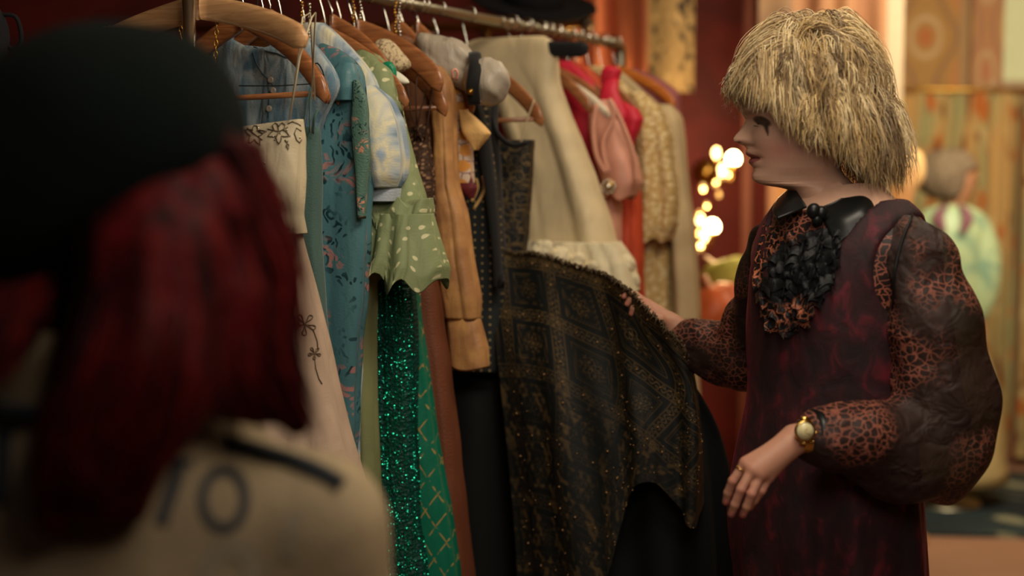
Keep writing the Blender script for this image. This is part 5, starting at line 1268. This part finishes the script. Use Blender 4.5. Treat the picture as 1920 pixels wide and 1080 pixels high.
# collar: stand and two pointed wings
def collar_ring(py0, py1, r0, r1):
    V = []
    for py, r in ((py0, r0), ((py0+py1)/2, (r0+r1)/2), (py1, r1)):
        for k in range(48):
            a = 2*PI*k/48; q = np.array([math.cos(a), math.sin(a)]); cx = at(np.interp(py, [340, 400], [1582, 1556]), py, YB)
            dz = .020*max(0, q[0])+0.0-.016*max(0, -q[0]); V.append((cx.x+q[0]*r*1.1, YB+q[1]*r, cx.z+dz))
    return np.array(V), [tuple(q) for q in gridf(3, 48, True)]
Va, Fa = collar_ring(402, 376, .068, .0625); Vb_, Fb_ = collar_ring(376, 402, .0590, .064); put('collar_stand', mesh(*join([(Va, Fa), (Vb_, Fb_)])), M_satin, person)
def wing(rows, name):
    G_ = [[list(p) for p in r] for r in rows]; v, f, uv, _ = sheet(G_, 16, 22, None, .004); put(name, mesh(v, f), M_satin, person)
wing([[at(1528, 392, 2.485), at(1568, 376, 2.480), at(1612, 352, 2.500), at(1650, 338, 2.55)], [at(1548, 422, 2.45), at(1585, 405, 2.44), at(1625, 380, 2.455), at(1662, 360, 2.53)], [at(1566, 462, 2.425), at(1604, 432, 2.425), at(1640, 402, 2.44), at(1672, 384, 2.52)]], 'collar_wing')
wing([[at(1512, 390, 2.490), at(1500, 370, 2.51), at(1492, 352, 2.56), at(1500, 346, 2.60)], [at(1484, 402, 2.475), at(1474, 385, 2.50), at(1474, 366, 2.56), at(1486, 352, 2.61)], [at(1458, 412, 2.47), at(1450, 398, 2.51), at(1460, 376, 2.58), at(1478, 360, 2.62)]], 'collar_wing')
for i, (x, y, r) in enumerate([(1526, 396, .013), (1540, 400, .012), (1532, 412, .010)]):
    v, f = ball(at(x, y, 2.455), (r, r*.8, r*1.1), 14, 10); put('neck_bow', mesh(v, f), M_satin, person)
# bib: stacked ruffles
M_ruf = fabric('black_leopard_chiffon', None, .6, space='ob', bump=.5, bs=50, pat=leopard(58, C(186, 108, 74), C(18, 19, 21), .40, .52))
def ruffle(pts, seed, wd=.019, n=90, amp=.011):
    P = catm([list(p) for p in pts], n); t = np.linspace(0, 1, n); rs = np.random.RandomState(seed); ph = rs.rand()*6; L_ = np.linalg.norm(np.diff(P, axis=0), axis=1).sum(); fr_ = L_/.036
    rows = []
    tan = np.gradient(P, axis=0); tan /= np.linalg.norm(tan, axis=1, keepdims=True)
    out = np.array([-.25, -.93, .0])
    for k in range(7):
        q = k/6; w_ = np.sin(2*PI*fr_*t+ph+1.1*np.sin(5*t+seed))*amp*q**.8+rs.uniform(-1, 1)*.0005
        rows.append(P+np.array([0, 0, -1])*wd*q*.75+out*(wd*.55*q**.7)+out*w_[:, None]*.8+tan*(np.cos(2*PI*fr_*t*1+ph)*amp*.8*q)[:, None]+np.array([0, 0, 1])*(np.sin(2*PI*fr_*t*1.7+ph)*amp*.4*q)[:, None])
    G_ = np.stack(rows, 0); V = G_.reshape(-1, 3); b2 = V+np.array([.0, .0012, .0006]); q_ = gridf(7, n); m = len(V)
    return np.vstack([V, b2]), [tuple(x) for x in q_]+[tuple(x[::-1]) for x in q_+m]
k = 0
for y in range(422, 606, 15):
    kk_ = (y-422)/183; xl = np.interp(y, [422, 520, 606], [1432, 1408, 1440]); xr = np.interp(y, [422, 520, 606], [1588, 1565, 1500])
    pts = [onb(xl+(xr-xl)*q, y+11*math.sin(PI*q)+random.uniform(-5, 5), .006, 2.47) for q in np.linspace(0, 1, 6)]
    v, f = ruffle(pts, k, .022+.004*random.random()); put('bib_ruffle', mesh(v, f), M_ruf, person); k += 1
for x0, x1 in ((1478, 1462), (1512, 1486), (1545, 1508), (1440, 1428)):
    pts = [onb(x0+(x1-x0)*q+random.uniform(-4, 4), 415+170*q, .018, 2.46) for q in np.linspace(0, 1, 7)]
    v, f = ruffle(pts, k, .016, 110, .008); put('bib_ruffle', mesh(v, f), M_ruf, person); k += 1
# wristwatch
wc = at(1509, 808, 2.272); wst = P3(1510, 817, 2.31)
v, f = lathe([(.001, -.004), (.0155, -.004), (.0172, -.001), (.0172, .002), (.0155, .0035), (.0135, .003)], wc, 32, (.03, -1, .06)); wa = put('wristwatch', mesh(v, f), M_gold, person)
v, f = lathe([(.001, .0028), (.0136, .0028), (.0136, .0033), (.001, .0035)], wc, 32, (.03, -1, .06)); put('dial', mesh(v, f), plain('champagne_dial', C(232, 220, 168), .25), wa)
for a, L_ in ((.5, .008), (2.2, .011)):
    v, f = tube([wc+Vector((0, -.0045, 0)), wc+Vector((L_*math.sin(a), -.0045, L_*math.cos(a)))], .0004, 4); put('watch_hand', mesh(v, f), M_gold, wa)
v, f = ball(wc+Vector((.0185, .0, -.003)), .0022, 8, 6); put('crown', mesh(v, f), M_gold, wa)
for s_ in (1, -1):
    v, f = boxv(wc+Vector((0, .001, s_*.0195)), (.017, .004, .006), 0, .0012); put('lug', mesh(v, f), M_gold, wa)
for kx in range(4):
    P = [wst+np.array([-.004+kx*.0035, .031*math.cos(a)*1.0, .0275*math.sin(a)]) for a in np.linspace(-PI*.98, PI*.98, 40)]; v, f = tube(P, .0018, 6); put('strap', mesh(v, f), M_gold, wa)
rc = fL[0][0]*.35+mL[0]*.65; ax = (fL[0][0]-mL[0]); ax /= np.linalg.norm(ax); a = np.cross(ax, [0, 1, 0]); a /= np.linalg.norm(a); b_ = np.cross(ax, a)
P = [rc+(a*math.cos(t_)+b_*math.sin(t_))*.0098 for t_ in np.linspace(0, 2*PI, 28)]; v, f = tube(P, .0012, 6); put('ring', mesh(v, f), M_gold, person)

# ================================================================ BLACK AND GOLD DRESS
s = .98
t = G('embroidered_dress', 'black dress embroidered in gold squares and scrolls, skirt lifted by the person in velvet', 'dress', s)
def goldscroll(n, v):
    a = n.step(n.math('ABSOLUTE', n.math('SUBTRACT', n.vor(v, 26, .8), .36)), .05, .02); b = n.step(n.math('ABSOLUTE', n.math('SUBTRACT', n.noise(v, 32, 2, 1.5), .5)), .03, .012)
    return n.mix(n.math('MULTIPLY', n.math('MAXIMUM', a, b), .8), C(20, 22, 22), C(112, 90, 54))
M_emb = fabric('black_gold_brocade', None, .6, bump=.3, pat=goldscroll)
M_embv = fabric('black_gold_embroidery', None, .6, pat=vcol, bump=.15, bs=300)
loft('bodice', s, prow(s, [(262, None, 1000, .035), (330, None, 996, .045), (400, None, 990, .05), (500, None, 985, .05), (560, None, 990, .05)]), M_emb, t, fold=.006, fr=16, seed=301, neck=(.03, .09, .12))
u1, z1 = onr(985, 262, s); u2, z2 = onr(1000, 196, s-.02)
v, f = tube(catm([rk(s-.02, u1-.004, z1-.02), rk(s-.025, (u1+u2)/2, (z1+z2)/2), rk(s-.015, u2, z2+.012)], 10), .0035, 8, flat=(1.2, .5)); put('strap', mesh(v, f), M_cream, t)
v, f = tube(catm([at(925, 165, 3.3), at(922, 210, 3.28), at(932, 250, 3.27), at(960, 272, 3.27), at(990, 268, 3.27)], 16), [.012]*16, 8, flat=(1.3, .5)); put('neck_trim', mesh(v, f), M_blackvel, t)
cols_px = [((906, 462, 3.28), (935, 700, 3.14), (965, 1000, 3.08), (975, 1220, 3.05)),
           ((955, 476, 3.26), (985, 700, 3.08), (1010, 960, 3.02), (1030, 1200, 3.0)),
           ((1010, 482, 3.20), (1040, 700, 3.04), (1060, 920, 2.98), (1085, 1150, 2.96)),
           ((1080, 502, 3.12), (1100, 700, 3.0), (1120, 870, 2.95), (1135, 1085, 2.93)),
           ((1140, 522, 3.04), (1160, 690, 2.97), (1172, 820, 2.93), (1180, 930, 2.92)),
           ((1182, 552, 2.95), (1200, 690, 2.93), (1215, 800, 2.91), (1226, 905, 2.90)),
           ((1228, 602, 2.88), (1250, 700, 2.90), (1262, 820, 2.89), (1268, 950, 2.88)),
           ((1268, 640, 2.88), (1290, 720, 2.89), (1300, 840, 2.88), (1296, 990, 2.87)),
           ((1300, 690, 2.90), (1312, 760, 2.92), (1318, 850, 2.92), (1316, 940, 2.91))]
G_ = [[list(at(*c[r])) for c in cols_px] for r in range(4)]
NRr, NCc = 310, 270
n1, n2 = snoise(501, 9), snoise(502, 9)
uu, vv = np.meshgrid(np.linspace(0, 1, NCc), np.linspace(0, 1, NRr))
disp = (.010*np.sin(uu*19+1.2*n1(uu*4, vv*2))+.005*np.sin(uu*43+2*n2(uu*6, vv*3)))*np.clip(.25+vv*1.3, 0, 1)
V, Fc, uv, gA = sheet(G_, NRr, NCc, disp, .003)
# arc-length pattern coordinates
dx = np.linalg.norm(np.diff(gA, axis=1), axis=2); U_ = np.hstack([np.zeros((NRr, 1)), np.cumsum(dx, 1)]); dz = np.linalg.norm(np.diff(gA, axis=0), axis=2); Vv_ = np.vstack([np.zeros((1, NCc)), np.cumsum(dz, 0)])
per = .142; pu = (U_-.040)/per; pv = (Vv_-.02)/per; a = (pu-np.round(pu))*per; b_ = (pv-np.round(pv))*per; ca = per/2-np.abs(a); cb = per/2-np.abs(b_)      # a,b from band centres
def ln(d, w_): return np.clip(1.5-np.abs(d)/w_, 0, 1)
k = np.zeros_like(a)
for p_, q_ in ((a, Vv_), (b_, U_)):
    k = np.maximum(k, ln(np.abs(p_)-.014, .0011)*.8); k = np.maximum(k, ln(p_-.007*np.sin(q_*2*PI/.028), .0015)*.95)
    qq = (q_/.014) % 1-.5; k = np.maximum(k, ln(np.hypot(p_-.007*np.sin(q_*2*PI/.028+PI), qq*.014)-.0035, .0011)*.9)
inn = np.maximum(per/2-ca, per/2-cb)                                       # outside the bands
cen_d = np.maximum(ca, cb); ru, rv = (pu % 1-.5)*per, (pv % 1-.5)*per; rr = np.hypot(ru, rv); an = np.arctan2(rv, ru)
k = np.maximum(k, ln(np.maximum(abs(ru), abs(rv))-.040, .0008)*.7); k = np.maximum(k, ln(np.maximum(abs(ru), abs(rv))-.034, .0006)*.4)
k = np.maximum(k, ln(rr-.019-.005*np.sin(an*8), .0014)*.9); k = np.maximum(k, ln(rr-.010-.004*np.sin(an*6+1), .0013)); k = np.maximum(k, (rr < .004)*1.0)
k = np.maximum(k, ln(rr-.026-.003*np.sin(an*16), .0008)*.5)
edge = ln(Vv_-.010-.004*np.sin(U_*2*PI/.02), .002); k = np.maximum(k, edge*.9); k = np.maximum(k, (Vv_ < .02)*np.clip(n1(U_*300, Vv_*300)*2, 0, 1)*.8)
lowm = np.clip((Vv_-.24)/.10, 0, 1); sp = np.clip((n1(U_*190, Vv_*110)+n2(U_*90, Vv_*230)*.8-.25)*2.2, 0, 1)*.62
k = k*(1-lowm*.72)+sp*lowm*.8
k = k*np.clip(.55+.6*n2(U_*22, Vv_*22)+.35, .25, 1)
cg = mixa(np.ones(k.shape+(3,))*L3(19, 22, 21), L3(116, 92, 54), k*.8); cg = cg.reshape(-1, 3)
put('skirt', mesh(V, Fc, uv, np.vstack([cg, cg])), M_embv, t)
parts = []
for i in range(-1, 5):
    for j in range(-1, 6):
        for (du, dv) in ((0, 0), (.33, 0), (-.33, 0), (0, .33), (0, -.33)):
            U0, V0 = (i+.0+du)*per+.04, (j+dv)*per+.02
            dd = np.hypot(U_-U0, Vv_-V0); m_ = np.unravel_index(np.argmin(dd), dd.shape)
            if dd[m_] < .004: parts.append(ball(gA[m_]+np.array([0, -.003, 0]), .0017+.0007*((i+j) % 2), 7, 5))
rs = np.random.RandomState(9)
for _ in range(80):
    m_ = (rs.randint(120, NRr), rs.randint(0, NCc)); parts.append(ball(gA[m_]+np.array([0, -.003, 0]), .0015, 6, 4))
v, f = join(parts); put('beads', mesh(v, f), plain('amber_bead', C(170, 130, 84), .25, .4), t)['kind'] = 'stuff'
# lace fringe along the lifted edge
parts = []; edgeP = gA[0]
for i in range(5, NCc-4, 2):
    p = edgeP[i]; q = 2*PI*i/9
    for k_ in range(2):
        P = [p+np.array([rs.uniform(-.003, .003), -.002, .0]), p+np.array([rs.uniform(-.006, .006), -.006, .006+rs.uniform(0, .006)]), p+np.array([rs.uniform(-.01, .01), -.009, rs.uniform(-.004, .01)])]; parts.append(tube(P, [.0022, .0016, .0008], 5))
v, f = join(parts); fr2 = put('lace_edge', mesh(v, f), plain('dark_gold_lace', C(84, 66, 40), .6), t); fr2['kind'] = 'stuff'
# black underskirt
cu = [((880, 470, 3.42), (884, 700, 3.36), (896, 1000, 3.32), (900, 1400, 3.3)), ((930, 480, 3.36), (960, 720, 3.22), (1000, 1000, 3.14), (1010, 1400, 3.1)), ((1010, 500, 3.28), (1060, 720, 3.12), (1100, 1000, 3.06), (1110, 1400, 3.05)),
      ((1100, 530, 3.16), (1160, 720, 3.04), (1190, 1000, 3.0), (1200, 1400, 3.0)), ((1190, 590, 3.02), (1240, 740, 2.96), (1280, 1000, 2.95), (1290, 1400, 2.96)), ((1262, 660, 2.95), (1310, 780, 2.96), (1340, 1000, 2.96), (1350, 1400, 2.97)), ((1300, 720, 2.97), (1352, 830, 3.0), (1378, 1000, 3.0), (1392, 1400, 3.0))]
G_ = [[list(at(*c[r])) for c in cu] for r in range(4)]; uu, vv = np.meshgrid(np.linspace(0, 1, 110), np.linspace(0, 1, 70))
V, Fc, uv, _ = sheet(G_, 70, 110, (.016*np.sin(uu*30+1.5*n1(uu*4, vv*2)))*np.clip(.2+vv, 0, 1), .004); put('underskirt', mesh(V, Fc, uv), M_black, t)
loft('back_skirt', s+.02, prow(s+.02, [(540, None, 985, .05), (700, None, 1000, .07), (1000, None, 1030, .09), (1400, None, 1060, .11)]), M_black, t, fold=.014, fr=24, seed=305)

# ================================================================ PERSON IN BERET (foreground left)
YF = 1.40
viewer = thing('person', 'person seen from behind with dark beret, long red hair and beige jacket with black lettering', 'person', (at(210, 500, YF).x, YF, 0))
pf = lambda x, y, Y=YF: nplist(at(x, y, Y))
hc = pf(230, 330, 1.42); flz = lambda P: P[..., 2]
nb_ = [snoise(600+i, 9) for i in range(5)]
def headf(P):
    d = sd_ell(P, hc, (.078, .096, .115)); d = smin(d, sd_cone(P, hc-UPV*.09, pf(205, 760, 1.43), .056, .066), .02)
    d = smin(d, sd_cone(P, pf(-150, 920, 1.43), pf(575, 970, 1.43), .052, .052), .05); d = smin(d, sd_ell(P, pf(205, 1150, 1.43), (.17, .10, .26)), .05)
    c = pf(205, 1150, 1.43); c[2] = .92
    d = smin(d, sd_ell(P, c, (.165, .12, .17)), .06)
    for sg in (-1, 1):
        hp_ = c+np.array([.085*sg, 0, -.05]); kn = np.array([hp_[0], hp_[1], .48]); an = np.array([hp_[0], hp_[1]+.02, .08]); d = smin(d, sd_cone(P, hp_, kn, .08, .052), .03); d = smin(d, sd_cone(P, kn, an, .052, .035), .02); d = smin(d, sd_cone(P, an-UPV*.03, an+np.array([0, .15, -.04]), .034, .028), .02)
        s_ = pf(-150, 920, 1.43) if sg < 0 else pf(560, 950, 1.43); e_ = s_+np.array([.05*sg, .0, -.28]); w_ = e_+np.array([-.01*sg, .10, -.22]); d = smin(d, sd_cone(P, s_, e_, .045, .036), .02); d = smin(d, sd_cone(P, e_, w_, .036, .026), .02)
        d = smin(d, sd_cone(P, w_, w_+np.array([0, .03, -.09]), .027, .02), .01)
        for q in range(4): a = w_+np.array([-.012+.0*q, .018+.014*q, -.09]); d = smin(d, sd_cone(P, a, a+np.array([0, .018, -.07+.006*abs(q-1)]), .009, .007), .004)
    return d
v, f = fieldmesh(headf, (pf(-200, 0, 1.4)[0]-.12, 1.2, 0), (pf(600, 0, 1.4)[0]+.14, 1.75, 1.62), .012)
put('body', mesh(v, f, None, np.tile(SK, (len(v), 1))), M_skin, viewer)
# beret: floppy crown above a tilted band
pl_a, pl_b = pf(455, 330), pf(0, 608); ldir = (pl_b-pl_a); ldir /= np.linalg.norm(ldir); pn = np.array([ldir[2], 0, -ldir[0]]); pn = pn if pn[2] < 0 else -pn
pn = pn+np.array([0, -.25, 0]); pn /= np.linalg.norm(pn)
def beretf(P):
    d = sd_ell(P, pf(205, 285, 1.42), (.118, .135, .128)); d = smin(d, sd_ell(P, pf(60, 390, 1.42), (.125, .13, .115)), .08); d = smin(d, sd_ell(P, pf(338, 235, 1.42), (.055, .09, .075)), .06)
    d = d+.007*nb_[0](P[..., 0]*14, P[..., 1]*14, P[..., 2]*14)
    return smin_neg(d, (P-pl_a)@pn)
def smin_neg(a, b, k=.02): return -smin(-a, -b, k)
v, f = fieldmesh(beretf, pf(0, 0, 1.4)-np.array([.22, .22, .45]), pf(470, 0, 1.4)+np.array([.05, .25, .05]), .007)
M_beret = fabric('dark_green_felt', C(11, 17, 15), 1.0, space='ob', bump=.3, bs=300, spec=.1)
put('beret', mesh(v, f), M_beret, viewer)
cb = hc+np.array([-.03, 0, -.012]); a1 = ldir; a2 = np.cross(pn, a1)
P = [pf(228, 455, 1.42)+a1*math.cos(q)*.105+a2*math.sin(q)*.105 for q in np.linspace(0, 2*PI, 50)]; v, f = tube(P, .014, 10, flat=(1, .7)); put('beret_band', mesh(v, f), M_blk, viewer)
v, f = tube([pf(190, 60, 1.42), pf(186, 48, 1.42), pf(188, 34, 1.42)], [.005, .004, .003], 8); put('beret_stalk', mesh(v, f), M_beret, viewer)
# red hair
def redcore(P):
    d = sd_ell(P, hc+np.array([.03, -.0, -.04]), (.098, .108, .11))
    for a, b, r1, r2 in ((pf(390, 420, 1.40), pf(430, 560, 1.38), .072, .060), (pf(430, 560, 1.38), pf(455, 690, 1.37), .060, .052), (pf(470, 680, 1.37), pf(555, 790, 1.36), .042, .017),
                         (pf(290, 500, 1.34), pf(280, 690, 1.31), .075, .068), (pf(250, 690, 1.30), pf(170, 850, 1.285), .060, .050), (pf(170, 850, 1.285), pf(110, 955, 1.285), .046, .026), (pf(250, 820, 1.285), pf(235, 945, 1.285), .036, .018),
                         (pf(120, 540, 1.40), pf(10, 590, 1.36), .05, .05)):
        d = smin(d, sd_cone(P, a, b, r1, r2), .03)
    return d+.004*nb_[1](P[..., 0]*60, P[..., 1]*60, P[..., 2]*9)+.003*nb_[2](P[..., 0]*140, P[..., 1]*120, P[..., 2]*12)
v, f = fieldmesh(redcore, pf(-60, 1040, 1.3)-np.array([.02, .14, .0]), pf(640, 200, 1.4)+np.array([.05, .18, 0]), .006)
M_redh = fabric('dark_red_hair', None, .65, spec=.1, space='ob', bump=.4, bs=60, pat=lambda n, v: n.mix(n.step(n.noise(n('ShaderNodeMapping', {0: v, 3: (1, 1, .12)}).outputs[0], 45, 3), .35, .65), C(26, 5, 6), C(80, 9, 9)))
put('hair', mesh(v, f), M_redh, viewer)
M_redstrand, nt, b = newmat('red_hair_strands'); n = N(nt); nt.links.new(n('ShaderNodeVertexColor', layer_name='Col').outputs[0], b.inputs['Base Color']); b.inputs['Roughness'].default_value = .6; b.inputs['Specular IOR Level'].default_value = .12
gd = []; rsf = np.random.RandomState(8)
for k in range(46):
    q = k/45; x0 = 250+230*q; gd.append([at(x0, 400+20*q, 1.36-.02*math.sin(PI*q)), at(x0+40*q+rsf.uniform(-12, 12), 520, 1.325+.03*q), at(x0+rsf.uniform(-20, 20)+60*q, 660, 1.31+.03*q), at(330+270*q+rsf.uniform(-20, 20), 780+40*q+rsf.uniform(-30, 20), 1.30+.04*q)])
for k in range(44):
    q = k/43; gd.append([at(200+140*q, 470, 1.34), at(190+150*q+rsf.uniform(-20, 20), 620, 1.265), at(110+200*q+rsf.uniform(-20, 20), 780, 1.245), at(60+220*q+rsf.uniform(-14, 14), 955+rsf.uniform(-50, 25)-30*q, 1.24)])
for k in range(16): gd.append([at(436+rsf.uniform(-20, 20), 270+4*k, 1.38), at(500+rsf.uniform(-14, 6), 370, 1.37), at(535+rsf.uniform(-14, 8), 500, 1.36), at(530+rsf.uniform(-10, 50), 720, 1.35)])
for k in range(10): gd.append([at(90-6*k, 560, 1.33), at(40-6*k, 600, 1.30), at(20-8*k, 660, 1.28), at(-6*k, 720, 1.27)])
locks('hair_locks', gd, np.array([L3(72, 9, 9), L3(40, 6, 7), L3(96, 14, 10)]), 22, .008, .0016, 77, viewer, M_redstrand, nst=9, tipk=.45)
# beige jacket
shr = pf(590, 990, 1.43); shl = pf(-160, 960, 1.43)
def jacketf(P):
    d = sd_ell(P, pf(205, 1190, 1.43), (.215, .140, .30)); d = smin(d, sd_cone(P, shl, shr, .070, .070), .05); d = smin(d, sd_cone(P, pf(205, 800, 1.43), pf(205, 900, 1.43), .075, .11), .07)
    c = pf(205, 1190, 1.43); c[2] = .95; d = smin(d, sd_ell(P, c, (.20, .155, .20)), .08); d = np.maximum(d, .80-P[..., 2])
    for s_, sg in ((shl, -1), (shr, 1)):
        e_ = s_+np.array([.055*sg, .0, -.27]); w_ = e_+np.array([-.01*sg, .10, -.22]); d = smin(d, sd_cone(P, s_, e_, .070, .062), .03); d = smin(d, sd_cone(P, e_, w_, .062, .05), .02)
    return d+.004*nb_[3](P[..., 0]*22, P[..., 1]*22, P[..., 2]*16)
v, f = fieldmesh(jacketf, (shl[0]-.18, 1.18, .55), (shr[0]+.18, 1.72, 1.36), .0085)
M_jack = fabric('beige_canvas', None, .85, space='ob', bump=.3, bs=200, pat=lambda n, v: n.mix(n.step(n.noise(v, 7, 4), .38, .68), C(132, 116, 90), C(168, 148, 114)))
jk = put('jacket', mesh(v, f), M_jack, viewer); jb = bvh_of(jk)
def jr(x, y, off=.0025):
    d = ray(x, y).normalized(); h = jb.ray_cast(Vector((0, 0, CAMZ)), d); return (h[0]-d*off) if h[0] is not None else None
V = []; n = 40
for (cx, py, r) in ((150, 745, .083), (140, 700, .080), (132, 650, .082), (128, 606, .086), (128, 606, .078), (135, 680, .072)):
    c = at(cx, py, 1.42)
    for k in range(n): V.append((c.x+r*1.05*math.cos(2*PI*k/n), 1.42+r*math.sin(2*PI*k/n), c.z+.004*nb_[4](k*.4, py)))
put('jacket_collar', mesh(V, gridf(6, n, True)), M_jack, viewer)
M_ink = fabric('black_trim', C(34, 38, 42), .85, space='ob')
c = at(150, 748, 1.42); v, f = tube([(c.x+.094*math.cos(q), 1.42+.090*math.sin(q), c.z) for q in np.linspace(0, 2*PI, 44)], .009, 8); put('collar_piping', mesh(v, f), M_ink, viewer)
pts = [jr(x, y, .0) for x, y in ((420, 832), (470, 845), (530, 862), (590, 884), (640, 912))]; pts = [p for p in pts if p is not None]
if len(pts) > 2: v, f = tube(catm(pts, 20), .0105, 8); put('shoulder_seam', mesh(v, f), M_ink, viewer)
def stroke(path, wd, name='lettering', m=None):
    P = catm([(x, y, 0) for x, y in path], 40)[:, :2]; tg = np.gradient(P, axis=0); tg /= np.linalg.norm(tg, axis=1, keepdims=True)+1e-9; nr = np.stack([-tg[:, 1], tg[:, 0]], 1); V = []; ok = True
    for k in range(7):
        for p, q in zip(P, nr):
            x, y = p+q*wd*(k/6-.5); h = jr(x, y, .0022)
            if h is None: return
            V.append(h)
    put(name, mesh([list(v) for v in V], gridf(7, 40)), m or M_print_ink, viewer)
M_print_ink = fabric('faded_black_print', C(52, 56, 60), .8, space='ob')
stroke([(338, 868), (326, 910), (310, 955), (302, 985)], 24)
stroke([(300, 872), (330, 866), (362, 868)], 14)
stroke([(420+40*math.cos(q), 936+54*math.sin(q)) for q in np.linspace(.1, 2*PI+.1, 14)], 19)
stroke([(8, 800), (5, 850), (3, 900), (-4, 950)], 30)
stroke([(385, 1095), (392, 1060), (420, 1032), (455, 1036), (472, 1062), (470, 1100)], 34, m=fabric('pale_grey_print', C(128, 118, 98), .85, space='ob'))
stroke([(560, 965), (545, 1000), (540, 1050)], 22, m=bpy.data.materials['pale_grey_print'])
# trousers and shoes
def trf(P):
    c = pf(205, 1150, 1.43); c[2] = .90; d = sd_ell(P, c, (.185, .14, .17))
    for sg in (-1, 1):
        hp_ = c+np.array([.09*sg, 0, -.05]); kn = np.array([hp_[0], hp_[1], .48]); an = np.array([hp_[0], hp_[1]+.02, .10]); d = smin(d, sd_cone(P, hp_, kn, .10, .075), .03); d = smin(d, sd_cone(P, kn, an, .075, .068), .02)
    return np.maximum(d, .06-P[..., 2])
c0 = pf(205, 1150, 1.43); v, f = fieldmesh(trf, (c0[0]-.28, 1.2, .03), (c0[0]+.28, 1.7, 1.1), .013); put('trousers', mesh(v, f), fabric('dark_denim', C(32, 36, 46), .85, space='ob'), viewer)
for sg in (-1, 1):
    x = c0[0]+.09*sg; v, f = fieldmesh(lambda P: np.maximum(smin(sd_cone(P, (x, 1.42, .055), (x, 1.58, .045), .052, .044), sd_cone(P, (x, 1.44, .06), (x, 1.44, .11), .05, .05), .02), .003-P[..., 2]), (x-.08, 1.32, 0), (x+.08, 1.68, .2), .008); put('boot', mesh(v, f), M_blk, viewer)
